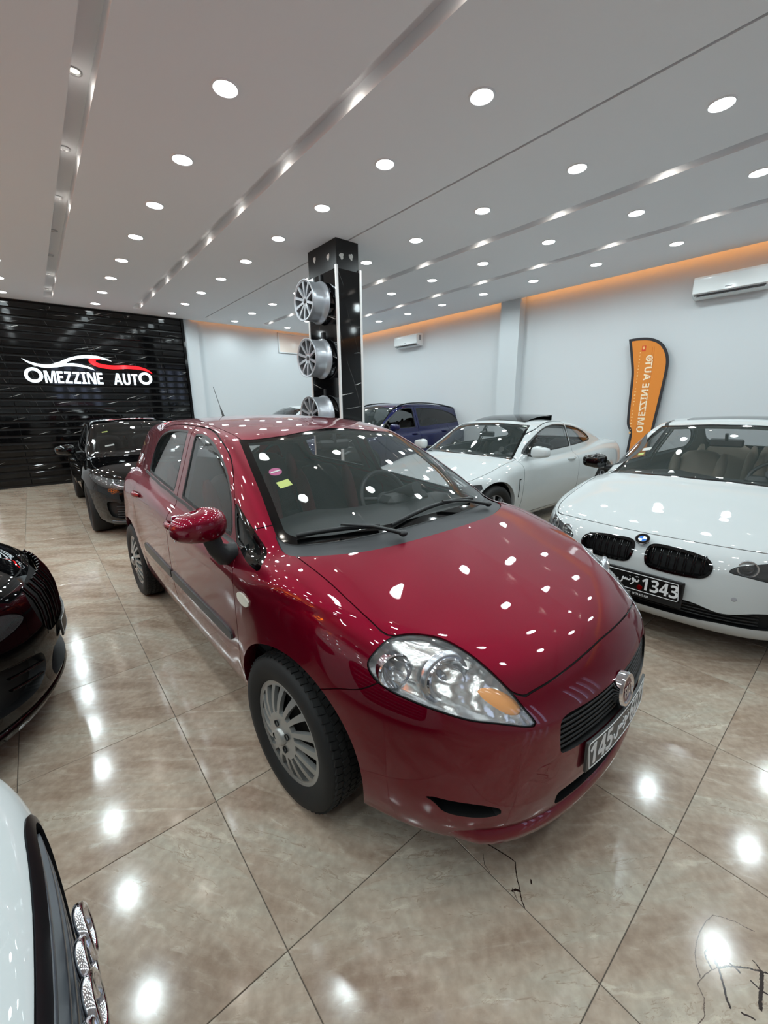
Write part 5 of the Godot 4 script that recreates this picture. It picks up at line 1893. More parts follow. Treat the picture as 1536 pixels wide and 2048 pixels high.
func white_left() -> void:
	var o := sedan_base()
	o.merge({"name": "saloon_car", "label": "white car in the lower left corner with four chrome rings on its dark grille", "pose": [-0.965, -0.64, 90.0], "paint": M.white_paint, "half": 0.93, "step": 0.022, "turns": 130, "na": 0.22, "nb": 1.2,
		"nose": [[0.08, 0.65], [0.14, 0.78], [0.2, 0.83], [0.3, 0.86], [0.42, 0.87], [0.52, 0.872], [0.6, 0.87], [0.66, 0.862], [0.7, 0.845], [0.74, 0.8], [0.82, 0.66]],
		"deck": [[-4.0, 0.9], [-3.75, 0.97], [-3.3, 1.0], [-2.9, 1.0], [-2.4, 0.99], [-1.4, 0.98], [-0.7, 0.99], [-0.42, 1.0], [-0.25, 0.985], [0.0, 0.94], [0.25, 0.9], [0.45, 0.865], [0.6, 0.83], [0.72, 0.79], [0.82, 0.745], [0.95, 0.65]],
		"mirror": Vector3(-1.0, 1.0, -0.72), "wheel_face": alloy_face,
		"bonnet": [[-0.3, -0.4, 1], [0.0, -0.4], [0.4, -0.44], [0.68, -0.53], [0.74, -0.57, 1], [0.77, -0.3], [0.76, 0.2], [0.7, 0.5], [0.6, 0.66], [0.4, 0.74], [0.0, 0.775], [-0.3, 0.77, 1]],
		"lamp": [[0.5, 0.62], [0.54, 0.665], [0.68, 0.69], [0.82, 0.71], [0.88, 0.69], [0.84, 0.62], [0.74, 0.585], [0.6, 0.58]]}, true)
	o.extra = func(bd: Body, car: Node3D, sh: CarShape) -> void:
		var fn := on_front([[-0.3, 0.7, 1], [0.26, 0.698], [0.33, 0.69], [0.365, 0.665], [0.37, 0.6], [0.34, 0.48], [0.29, 0.37], [0.22, 0.34], [-0.3, 0.34, 1]], 0.4)
		var t := bd.take(fn, false)
		var c := bd.sk.cut(t[0], fn, -0.02)
		var fr := bd.sk.bag(c[1], 0.004, true)
		bd.sk.rim(fr, c[2], 0.06, false, true, Vector3(0, 0, -1), 0.004)
		var fl := Bag.new()
		var map := {}
		for i in c[0]:
			if not map.has(i):
				map[i] = fl.vert(bd.sk.V[i] + Vector3(0, 0, -0.055), bd.sk.N[i])
		for i in c[0]:
			fl.idx.append(map[i])
		fl.add(mirror(fl))
		var n := part("grille", fl, M.black_matt, car)
		part("grille_frame", fr, M.lamp_dark, n)
		# broad slats, each a shallow shelf
		for k in 7:
			var y := 0.385 + k * 0.0475
			var rows := []
			for q in [[-0.014, -0.05], [-0.018, -0.012], [-0.008, -0.002], [0.01, -0.004], [0.014, -0.05]]:
				var row := []
				var w := 0.27 + 0.075 * clampf((y - 0.36) / 0.22, 0.0, 1.0)
				for i in 21:
					var x := lerpf(-w, w, i / 20.0)
					row.append(Vector3(-x, y + q[0], sh.nose.at(y) - sh.na * x * x - sh.nb * pow(x, 6) + q[1]))
				rows.append(row)
			var b := Bag.new()
			b.grid(rows, false, true)
			part("grille_slat", b, M.slat_grey, n)
		for k in 4:
			var x := (k - 1.5) * 0.061
			var path := []
			for i in 33:
				var a := TAU * i / 32
				var px := x + cos(a) * 0.041
				var y := 0.615 + sin(a) * 0.041
				path.append(Vector3(px, y, sh.nose.at(y) - sh.na * px * px + 0.022 + 0.004 * (k % 2)))
			var b := Bag.new()
			b.tube(path, 0.0068, 8, false, 1.3, Vector3(0, 0, 1))
			part("badge_ring", b, M.chrome, car)
	fleet_car(o)
func far_white() -> void:
	var o := suv_base()
	o.merge({"name": "suv_car", "label": "pale tall car far back behind the column, only windscreen and roof edge showing", "pose": [3.72, -9.3, -90.0], "paint": M.white_paint, "step": 0.045, "turns": 70, "glass": M.smoke_glass}, true)
	fleet_car(o)
# ------------------------------------------------------------------ the showroom
const CEIL := 3.59
const TILE := 0.6024
const TX := 0.3114
const TZ := -0.818
func marble(seed_value: int, cracks: Array, cell: Vector2) -> ImageTexture:
	# polished stoneware: slanting streaks of greige, pale cloud and thin veins
	var size := 896
	var a := FastNoiseLite.new()
	a.seed = seed_value
	a.noise_type = FastNoiseLite.TYPE_SIMPLEX_SMOOTH
	a.frequency = 1.0
	a.fractal_octaves = 4
	a.domain_warp_enabled = true
	a.domain_warp_amplitude = 0.35
	a.domain_warp_frequency = 1.4
	a.domain_warp_fractal_octaves = 3
	var b := FastNoiseLite.new()
	b.seed = seed_value + 7
	b.noise_type = FastNoiseLite.TYPE_SIMPLEX
	b.frequency = 1.0
	b.fractal_type = FastNoiseLite.FRACTAL_RIDGED
	b.fractal_octaves = 3
	b.domain_warp_enabled = true
	b.domain_warp_amplitude = 0.25
	b.domain_warp_frequency = 2.5
	var d := FastNoiseLite.new()
	d.seed = seed_value + 13
	d.frequency = 1.0
	d.fractal_octaves = 5
	var data := PackedByteArray()
	data.resize(size * size * 3)
	var k := 0
	var base := Color(0.655, 0.59, 0.525)
	var dark := Color(0.56, 0.48, 0.415)
	var pale := Color(0.78, 0.74, 0.675)
	var grey := Color(0.68, 0.645, 0.585)
	for j in size:
		var y := float(j) / size
		for i in size:
			var x := float(i) / size
			var u := x * 0.82 + y * 0.57
			var v := -x * 0.57 + y * 0.82
			var n := a.get_noise_2d(u * 0.6, v * 1.9)
			var r := b.get_noise_2d(u * 0.62, v * 2.1)
			var f := d.get_noise_2d(x * 14.0, y * 14.0)
			var h := absf(d.get_noise_2d(u * 1.8 + 1.5 * n, v * 5.0 + 31.0))
			var g := b.get_noise_2d(u * 1.5 + 9.0, v * 6.5 + 4.0)
			var t := clampf(0.52 + 0.75 * n + 0.16 * g, 0.0, 1.0)
			var cr: float
			var cg: float
			var cb: float
			if t < 0.5:
				var q := 1.0 - t * 2.0
				cr = lerpf(base.r, dark.r, q)
				cg = lerpf(base.g, dark.g, q)
				cb = lerpf(base.b, dark.b, q)
			else:
				var q := (t - 0.5) * 2.0
				cr = lerpf(base.r, grey.r, q)
				cg = lerpf(base.g, grey.g, q)
				cb = lerpf(base.b, grey.b, q)
			var vein := smoothstep(0.035, 0.0, h) * smoothstep(-0.2, 0.4, n + f)
			var w := smoothstep(0.5, 0.95, r) * (0.3 + 0.7 * t) + 0.25 * smoothstep(0.6, 0.95, g)
			cr = lerpf(lerpf(cr, pale.r, w * 0.85), dark.r * 0.92, vein * 0.6) + f * 0.06
			cg = lerpf(lerpf(cg, pale.g, w * 0.85), dark.g * 0.92, vein * 0.6) + f * 0.06
			cb = lerpf(lerpf(cb, pale.b, w * 0.85), dark.b * 0.92, vein * 0.6) + f * 0.055
			data[k] = int(clampf(cr, 0, 1) * 255)
			data[k + 1] = int(clampf(cg, 0, 1) * 255)
			data[k + 2] = int(clampf(cb, 0, 1) * 255)
			k += 3
	var im := Image.create_from_data(size, size, false, Image.FORMAT_RGB8, data)
	for c in cracks:
		var wd: float = c[0] * 2.3
		for s in c[1].size() - 1:
			var p := (Vector2(c[1][s][0], c[1][s][1]) - cell) / TILE * size
			var q := (Vector2(c[1][s + 1][0], c[1][s + 1][1]) - cell) / TILE * size
			var steps := int(p.distance_to(q)) + 1
			for t in steps:
				var at := p.lerp(q, float(t) / steps)
				var wob := 1.0 + 0.5 * d.get_noise_2d(at.x * 0.15, at.y * 0.15)
				at += Vector2(d.get_noise_2d(at.x * 0.05, 3.0), d.get_noise_2d(5.0, at.y * 0.05)) * 3.0
				var h := maxi(1, int(wd * wob))
				im.fill_rect(Rect2i(int(at.x) - h / 2, int(at.y) - h / 2, h, h), Color(0.15, 0.105, 0.09) if wd > 3.6 else Color(0.34, 0.29, 0.26))
	return ImageTexture.create_from_image(im)
func black_marble() -> ImageTexture:
	var size := 1024
	var im := Image.create_empty(size, size, false, Image.FORMAT_RGB8)
	im.fill(Color(0.022, 0.022, 0.026))
	var rng := RandomNumberGenerator.new()
	rng.seed = 41
	for k in 95:
		var p := Vector2(rng.randf() * size, rng.randf() * size)
		var steep := k % 3 == 0
		var dir := Vector2(1, rng.randf_range(-0.38, -0.12)) if not steep else Vector2(0.35, 1.0)
		dir = dir.normalized()
		var l := rng.randf_range(40, 170) if not steep else rng.randf_range(120, 420)
		var v := rng.randf_range(0.25, 0.85) if not steep else rng.randf_range(0.12, 0.3)
		for s in int(l):
			p += dir + Vector2(rng.randf_range(-0.6, 0.6), rng.randf_range(-0.6, 0.6)) * 0.8
			var fade := sin(PI * s / l)
			var c := 0.03 + v * fade
			im.fill_rect(Rect2i(posmod(int(p.x), size - 4), posmod(int(p.y), size - 4), 2, 3 if fade > 0.5 and not steep else 2), Color(c, c, c * 0.98))
	return ImageTexture.create_from_image(im)
func slab_bag(x0: float, x1: float, y0: float, y1: float, z0: float, z1: float, bevel := 0.0) -> Bag:
	var b := Bag.new()
	b.box(Vector3((x0 + x1) / 2, (y0 + y1) / 2, (z0 + z1) / 2), Vector3(x1 - x0, y1 - y0, z1 - z0), Basis(), bevel)
	return b
func on_screen(p: Vector3) -> Vector2:
	var c := cam_t.affine_inverse() * p
	return Vector2(-9999, -9999) if c.z > -0.05 else Vector2(768 + 820.2 * c.x / -c.z, 1024 - 820.2 * c.y / -c.z)
func build_floor() -> void:
	var fl := struct("floor", slab_bag(-7.2, 8.2, -0.2, -0.0025, -11.4, 4.9), M.grout)
	var tm := []
	for k in 3:
		var m := mat("stoneware_%d" % k, Color(1, 1, 1), 0.12)
		m.albedo_texture = marble(11 + 17 * k, [], Vector2.ZERO)
		tm.append(m)
	var crack1 := [[3.2, [[1.223, -0.048], [1.207, -0.036], [1.192, -0.021]]], [2.6, [[1.192, -0.021], [1.172, -0.01], [1.153, -0.001], [1.131, 0.009], [1.119, 0.019]]], [1.8, [[1.218, -0.052], [1.204, -0.055], [1.192, -0.05], [1.183, -0.041], [1.175, -0.031]]], [1.2, [[1.109, -0.049], [1.144, -0.043], [1.174, -0.032], [1.193, -0.021]]], [2.2, [[1.193, -0.021], [1.217, -0.004], [1.237, 0.015], [1.256, 0.035], [1.272, 0.056], [1.279, 0.068]]], [2.4, [[1.227, -0.004], [1.227, 0.009], [1.223, 0.019]]], [1.8, [[1.283, 0.037], [1.278, 0.047], [1.272, 0.056]]], [4.5, [[1.272, 0.056], [1.245, 0.06], [1.217, 0.063], [1.192, 0.066], [1.174, 0.069]]], [2.2, [[1.224, 0.041], [1.222, 0.054], [1.22, 0.063], [1.224, 0.076]]], [2.2, [[1.13, 0.039], [1.136, 0.051], [1.141, 0.063]]], [1.2, [[1.329, -0.062], [1.341, -0.049], [1.358, -0.018], [1.364, 0.006], [1.372, 0.027]]], [1.2, [[1.329, -0.062], [1.291, -0.073], [1.249, -0.077], [1.212, -0.076], [1.183, -0.072], [1.156, -0.063], [1.131, -0.047]]], [1.2, [[1.109, -0.049], [1.09, -0.03], [1.05, -0.02], [1.0, -0.03]]]]
	var crack2 := [[2.0, [[0.966, -0.671], [0.99, -0.616], [1.004, -0.567], [1.008, -0.533]]], [1.7, [[1.008, -0.533], [0.977, -0.509], [0.953, -0.483], [0.927, -0.459], [0.914, -0.44]]], [3.4, [[0.924, -0.492], [0.938, -0.484], [0.944, -0.473]]], [1.4, [[0.933, -0.496], [0.913, -0.464]]], [1.2, [[0.948, -0.62], [0.923, -0.597], [0.915, -0.569]]], [2.0, [[1.0, -0.47], [0.99, -0.462]]]]
	var cm := []
	for q in [[crack1, Vector2(TX + TILE, TZ + TILE), 61], [crack2, Vector2(TX + TILE, TZ), 73]]:
		var m := mat("cracked_stoneware_%d" % cm.size(), Color(1, 1, 1), 0.12)
		m.albedo_texture = marble(q[2], q[0], q[1])
		cm.append(m)
	var grain := NoiseTexture2D.new()
	grain.width = 512
	grain.height = 512
	grain.seamless = true
	grain.noise = FastNoiseLite.new()
	grain.noise.frequency = 0.06
	for m in tm + cm:
		m.heightmap_enabled = false
		m.normal_enabled = false
	var shapes := []
	for k in 8:
		shapes.append(tile_mesh(k))
	var plain := tile_mesh(0)
	var cells := []
	for i in range(-12, 13):
		for j in range(-18, 10):
			var x0 := maxf(TX + i * TILE, -7.0)
			var x1 := minf(TX + (i + 1) * TILE, 8.0)
			var z0 := maxf(TZ + j * TILE, -11.15)
			var z1 := minf(TZ + (j + 1) * TILE, 4.7)
			if x1 - x0 < 0.02 or z1 - z0 < 0.02:
				continue
			var c := Vector3((x0 + x1) / 2, 0, (z0 + z1) / 2)
			var seen := false
			for e in [[x0, z0], [x1, z0], [x0, z1], [x1, z1]]:
				var s := on_screen(Vector3(e[0], 0, e[1]))
				seen = seen or (s.x > -40 and s.x < 1576 and s.y > 700 and s.y < 2088)
			var whole := x1 - x0 > TILE - 0.01 and z1 - z0 > TILE - 0.01
			cells.append([c.distance_to(Vector3.ZERO) + (0.0 if seen and whole else 100.0), c, i, j, x1 - x0, z1 - z0])
	cells.sort_custom(func(a: Array, b: Array) -> bool: return a[0] < b[0])
	var left := Bag.new()
	for k in cells.size():
		var q: Array = cells[k]
		var h := posmod(q[2] * 7 + q[3] * 13 + q[2] * q[3] * 5, 24)
		if k < 280 and q[0] < 100.0:
			var m: Material = tm[h % 3]
			var s: Mesh = shapes[h / 3]
			if q[2] == 1 and q[3] == 1:
				m = cm[0]
				s = plain
			elif q[2] == 1 and q[3] == 0:
				m = cm[1]
				s = plain
			var o := MeshInstance3D.new()
			o.name = "tile"
			o.mesh = s
			o.material_override = m
			o.position = q[1]
			fl.add_child(o, true)
		else:
			var s := left.v.size()
			var hx: float = q[4] / 2 - 0.0012
			var hz: float = q[5] / 2 - 0.0012
			var c: Vector3 = q[1]
			left.vert(c + Vector3(-hx, 0, -hz), Vector3.UP, Vector2(0, 0))
			left.vert(c + Vector3(-hx, 0, hz), Vector3.UP, Vector2(0, 1))
			left.vert(c + Vector3(hx, 0, hz), Vector3.UP, Vector2(1, 1))
			left.vert(c + Vector3(hx, 0, -hz), Vector3.UP, Vector2(1, 0))
			left.face(s, s + 1, s + 2)
			left.face(s, s + 2, s + 3)
			left.quad(c + Vector3(-hx, -0.004, hz), c + Vector3(hx, -0.004, hz), c + Vector3(hx, 0, hz), c + Vector3(-hx, 0, hz))
			left.quad(c + Vector3(hx, -0.004, hz), c + Vector3(hx, -0.004, -hz), c + Vector3(hx, 0, -hz), c + Vector3(hx, 0, hz))
	var rest := part("far_tiles", left, tm[1], fl)
	rest.set_meta("kind", "stuff")
func tile_mesh(k: int) -> ArrayMesh:
	var b := Bag.new()
	var h := TILE / 2 - 0.0012
	var e := 0.0012
	var turn := k % 4
	var flip := k >= 4
	var uvs := func(p: Vector3) -> Vector2:
		var u := Vector2(p.x / TILE + 0.5, p.z / TILE + 0.5)
		for i in turn:
			u = Vector2(1.0 - u.y, u.x)
		# keep the slant of the streaks: quarter turns are mirrored back
		if turn % 2 == 1:
			u.x = 1.0 - u.x
		return Vector2(u.y, u.x) if flip else u
	var top := [Vector3(-h + e, 0, -h + e), Vector3(-h + e, 0, h - e), Vector3(h - e, 0, h - e), Vector3(h - e, 0, -h + e)]
	var low := [Vector3(-h, -e, -h), Vector3(-h, -e, h), Vector3(h, -e, h), Vector3(h, -e, -h)]
	var foot := [Vector3(-h, -0.006, -h), Vector3(-h, -0.006, h), Vector3(h, -0.006, h), Vector3(h, -0.006, -h)]
	var s := 0
	for p in top:
		b.vert(p, Vector3.UP, uvs.call(p))
	b.face(0, 1, 2)
	b.face(0, 2, 3)
	for i in 4:
		var j := (i + 1) % 4
		for q in [[top, low], [low, foot]]:
			var st := b.v.size()
			b.quad(q[1][i], q[1][j], q[0][j], q[0][i])
			b.uv[st] = uvs.call(q[1][i])
			b.uv[st + 1] = uvs.call(q[1][j])
			b.uv[st + 2] = uvs.call(q[0][j])
			b.uv[st + 3] = uvs.call(q[0][i])
	return b.mesh()
func ordinal(n: int) -> String:
	return ["first", "second", "third", "fourth", "fifth", "sixth", "seventh", "eighth", "ninth", "tenth", "eleventh", "twelfth", "thirteenth", "fourteenth", "fifteenth"][n - 1]
func lamp_light(parent: Node3D, at: Vector3, size: float, energy: float, angle: float, c: Color) -> void:
	var l := SpotLight3D.new()
	l.name = "lamp_light"
	parent.add_child(l, true)
	l.position = at
	l.rotation.x = -PI / 2
	l.spot_angle = angle
	l.spot_angle_attenuation = 0.75
	l.spot_range = 30.0
	l.spot_attenuation = 2.0
	l.light_size = size
	l.light_energy = energy
	l.light_color = c
	l.shadow_enabled = true
func build_ceiling() -> void:
	var ce := struct("ceiling", slab_bag(-7.2, 8.2, CEIL + 0.1, CEIL + 0.25, -11.4, 4.9), M.ceiling_white)
	var gx := [-5.09, -3.66, -2.24, -0.81, 0.62, 2.07, 3.49, 4.92, 6.345]
	var edge := -7.0
	for k in gx.size() + 1:
		var half := 0.013 if k < gx.size() and is_equal_approx(gx[k], 3.49) else 0.068
		var stop: float = gx[k] - half if k < gx.size() else 7.83
		part("ceiling_panel", slab_bag(edge, stop, CEIL, CEIL + 0.1, -11.06, 4.7), M.ceiling_white, ce)
		if k < gx.size():
			# the channel stops short of the back wall
			part("channel_end", slab_bag(stop, gx[k] + half, CEIL, CEIL + 0.1, -11.06, -10.55), M.ceiling_white, ce)
			edge = gx[k] + half
	# downlights
	var proto_ring := Bag.new()
	proto_ring.lathe([[0.092, 0.0], [0.09, -0.006], [0.08, -0.008], [0.076, -0.004]], Vector3.ZERO, Basis(), 36)
	var ring := proto_ring.moved(Transform3D(Basis(), Vector3.ZERO)).mesh()
	var pd := Bag.new()
	pd.lathe([[0.0, -0.005], [0.076, -0.004]], Vector3.ZERO, Basis(), 36)
	var disc := pd.mesh()
	for i in range(-4, 5):
		for j in range(-2, 10):
			var z := -1.159 - 1.0445 * j
			var row: String = ["row nearest the orange-lit right wall", "second row from the right wall", "third row from the right wall", "fourth row from the right wall", "fifth row from the right wall", "sixth row from the right wall", "seventh row from the right wall", "eighth row from the right wall", "ninth row from the right wall"][4 - i]
			var o := thing("ceiling_downlight", "round white recessed ceiling downlight, %s from the back wall, %s" % [ordinal(10 - j), row], "downlight", Transform3D(Basis(), Vector3(1.364 + 1.403 * i, CEIL, z)), "recessed ceiling downlights")
			var r := MeshInstance3D.new()
			r.name = "trim_ring"
			r.mesh = ring
			r.material_override = M.ceiling_white
			o.add_child(r)
			var d := MeshInstance3D.new()
			d.name = "diffuser_lamp"
			d.mesh = disc
			d.material_override = M.downlight_glow
			o.add_child(d)
			lamp_light(o, Vector3(0, -0.07, 0), 0.065, DOWN_ENERGY, 88.0, Color(0.92, 0.985, 1.0))
	# spots in the channels
	var sr := Bag.new()
	sr.lathe([[0.046, 0.0], [0.045, -0.005], [0.038, -0.006], [0.032, 0.004]], Vector3.ZERO, Basis(), 24)
	var sring := sr.mesh()
	var sd := Bag.new()
	sd.lathe([[0.0, 0.003], [0.032, 0.003]], Vector3.ZERO, Basis(), 24)
	var sdisc := sd.mesh()
	for k in [3, 4, 5, 7, 8]:
		for j in 11:
			var z := -10.3 + 1.07 * j
			if z > 0.6:
				continue
			var which: String = {3: "channel at the far left", 4: "leftmost channel in view", 5: "channel left of the column", 7: "channel right of the column", 8: "channel nearest the orange-lit wall"}[k]
			var on: bool = not (k == 4 and (j == 2 or j == 3))
			var o := thing("channel_spotlight", "small %s spotlight sunk in the ceiling's %s, %s from the back" % ["lit" if on else "unlit", which, ordinal(j + 1)], "spotlight", Transform3D(Basis(), Vector3(gx[k] - 0.02, CEIL + 0.097, z)), "spotlights in the ceiling channels")
			var r := MeshInstance3D.new()
			r.name = "bezel"
			r.mesh = sring
			r.material_override = M.spot_metal
			o.add_child(r)
			var d := MeshInstance3D.new()
			d.name = "lamp_face"
			d.mesh = sdisc
			d.material_override = M.spot_glow if on else M.spot_off
			o.add_child(d)
			if on:
				lamp_light(o, Vector3(0, -0.03, 0), 0.025, SPOT_ENERGY, 85.0, Color(1.0, 0.97, 0.92))
func led_strip(a: Vector3, b: Vector3, face: Vector3, label: String, energy: float) -> void:
	var mid := (a + b) / 2
	var l := a.distance_to(b)
	var along := (b - a).normalized()
	var o := thing("led_strip_light", label, "light strip", Transform3D(Basis(), mid))
	var bb := Basis(along, face.cross(along), face)
	var bag := Bag.new()
	bag.box(Vector3.ZERO, Vector3(l, 0.014, 0.006), bb, 0.001)
	part("led_tape", bag, M.orange_glow, o)
	var n := int(ceil(l / 4.0))
	for k in n:
		var ar := AreaLight3D.new()
		ar.name = "strip_light"
		o.add_child(ar, true)
		ar.area_size = Vector2(l / n, 0.014)
		ar.transform = Transform3D(Basis(-along, bb.y, -face), along * (-l / 2 + l / n * (k + 0.5)) + face * 0.008)
		ar.light_energy = energy
		ar.light_color = Color(1.0, 0.66, 0.3)
		ar.area_range = 20.0
		ar.shadow_enabled = true
func build_walls() -> void:
	struct("wall_right", slab_bag(8.0, 8.2, 0, CEIL + 0.1, -11.4, 4.9), M.wall_white)
	struct("wall_back", slab_bag(-7.2, 8.0, 0, CEIL + 0.1, -11.4, -11.2), M.wall_white)
	struct("wall_left", slab_bag(-7.2, -7.0, 0, CEIL + 0.1, -11.2, 4.9), M.wall_white)
	# front wall with a row of tall narrow windows
	var fw := slab_bag(-7.0, 8.0, 2.9, CEIL + 0.1, 4.7, 4.9)
	fw.add(slab_bag(-7.0, 8.0, 0, 0.5, 4.7, 4.9))
	var n := 0
	var x := -6.6
	var last := -7.0
	while x < 7.4:
		if not (x > 0.9 and x < 3.1 or x > 5.3 and x < 7.4):
			x += 0.52
			continue
		fw.add(slab_bag(last, x, 0.5, 2.9, 4.7, 4.9))
		last = x + 0.24
		n += 1
		var g := part("window_%d" % n, slab_bag(x, x + 0.24, 0.5, 2.9, 4.79, 4.8), M.pane, self)
		g.set_meta("kind", "structure")
		x += 0.52
	fw.add(slab_bag(last, 8.0, 0.5, 2.9, 4.7, 4.9))
	struct("wall_front", fw, M.wall_white)
	var pil := struct("wall_pier", slab_bag(7.8, 8.0, 0, CEIL + 0.1, -5.5, -5.05), M.wall_white)
	pil.name = "trim_1"
	struct("trim_2", slab_bag(3.12, 3.45, 0, CEIL + 0.1, -11.2, -11.1), M.wall_white)
	struct("baseboard_right", slab_bag(7.985, 8.0, 0, 0.09, -11.2, 4.7), M.ceiling_white)
	led_strip(Vector3(7.836, CEIL + 0.04, -11.0), Vector3(7.836, CEIL + 0.04, 4.5), Vector3(1, 0, 0), "hidden orange light strip along the ceiling edge at the right wall", COVE_ENERGY)
	led_strip(Vector3(3.3, CEIL + 0.04, -11.066), Vector3(7.8, CEIL + 0.04, -11.066), Vector3(0, 0, -1), "hidden orange light strip along the ceiling edge at the back wall", COVE_ENERGY * 0.16)
	# black slatted wall
	var bw := struct("wall_feature", slab_bag(-0.78, 3.12, 0, CEIL, -11.2, -11.12), M.black_backing)
	var rows := 25
	var pitch := (CEIL - 0.06) / rows
	for k in rows:
		for c in [[-0.72, -0.205], [-0.195, 2.585], [2.595, 3.06]]:
			var b := Bag.new()
			var y := 0.04 + pitch * (k + 0.5)
			b.box(Vector3((c[0] + c[1]) / 2, y, -11.09), Vector3(c[1] - c[0], pitch * 0.66, 0.04), Basis(Vector3.RIGHT, 0.03), 0.003)
			part("board", b, M.black_marble, bw)
	part("edge_frame", slab_bag(-0.78, -0.725, 0, CEIL, -11.12, -11.04), M.black_gloss, bw)
	part("edge_frame", slab_bag(3.065, 3.12, 0, CEIL, -11.12, -11.04), M.black_gloss, bw)
func swoosh(pts: Array) -> PackedVector2Array:
	var o := Outline.new(pts, 8)
	return o.p
func build_sign() -> void:
	var o := thing("illuminated_sign", "lit white lettering OMEZZINE AUTO under white and red car outline on black wall", "sign", Transform3D(Basis(), Vector3(1.17, 2.19, -11.045)))
	var ring := func(x: float, y: float, r: float) -> void:
		var b := Bag.new()
		b.lathe([[r, 0.0], [r, 0.028], [r * 0.97, 0.032], [r * 0.64, 0.032], [r * 0.61, 0.028], [r * 0.61, 0.0]], Vector3(x, y, 0), Basis(Vector3(1, 0, 0), Vector3(0, 0, 1), Vector3(0, -1, 0)), 44)
		part("sign_letter", b, M.sign_white, o)
	ring.call(-0.985, 0.02, 0.145)
	ring.call(0.985, 0.025, 0.135)
	var x := -0.82
	for ch in ["M", "E", "Z", "Z", "I", "N", "E", " ", "A", "U", "T"]:
		if ch == " ":
			x = 0.365
			continue
		var t := TextMesh.new()
		var f := SystemFont.new()
		f.font_names = PackedStringArray(["Droid Sans"])
		f.font_weight = 700
		t.font = f
		t.text = ch
		t.font_size = 64
		t.pixel_size = 0.235 / 46.0
		t.depth = 0.03
		var ab := t.get_aabb()
		var wide := ab.size.x * 0.75
		var m := part("sign_letter", t, M.sign_white, o)
		m.transform = Transform3D(Basis.from_scale(Vector3(0.75, 1, 1)), Vector3(x - ab.position.x * 0.75, -0.005 - ab.get_center().y, 0.016))
		x += wide + 0.022
	var w := Bag.new()
	w.prism(swoosh([[-1.12, 0.33, 1], [-1.0, 0.27], [-0.85, 0.235], [-0.7, 0.235], [-0.55, 0.29], [-0.35, 0.39], [-0.12, 0.45], [0.1, 0.455], [0.25, 0.42], [0.38, 0.36, 1], [0.22, 0.385], [0.05, 0.4], [-0.15, 0.39], [-0.35, 0.33], [-0.42, 0.275], [-0.3, 0.28], [-0.15, 0.255], [-0.02, 0.21], [0.05, 0.16, 1], [-0.1, 0.2], [-0.25, 0.22], [-0.45, 0.215], [-0.65, 0.18], [-0.8, 0.17], [-0.95, 0.21], [-1.05, 0.26]]), Transform3D(Basis(), Vector3(0, 0, 0.03)), 0.03)
	part("sign_car_outline", w, M.sign_white, o)
	var r := Bag.new()
	r.prism(swoosh([[0.2, 0.395, 1], [0.05, 0.4], [-0.03, 0.37], [-0.02, 0.31], [0.06, 0.25], [0.2, 0.21], [0.4, 0.2], [0.65, 0.22], [0.85, 0.215], [1.02, 0.19], [1.14, 0.14, 1], [1.08, 0.2], [0.98, 0.25], [0.82, 0.285], [0.62, 0.29], [0.4, 0.275], [0.22, 0.285], [0.1, 0.32], [0.09, 0.36]]), Transform3D(Basis(), Vector3(0, 0, 0.034)), 0.03)
	part("sign_tail_stroke", r, M.sign_red, o)
	for q in [[-0.6, 0.25], [0.0, 0.25], [0.6, 0.25]]:
		var l := OmniLight3D.new()
		l.name = "sign_light"
		o.add_child(l, true)
		l.position = Vector3(q[0], q[1], 0.12)
		l.light_size = 0.04
		l.light_energy = 0.012
		l.omni_range = 20.0
		l.omni_attenuation = 2.0
		l.shadow_enabled = true
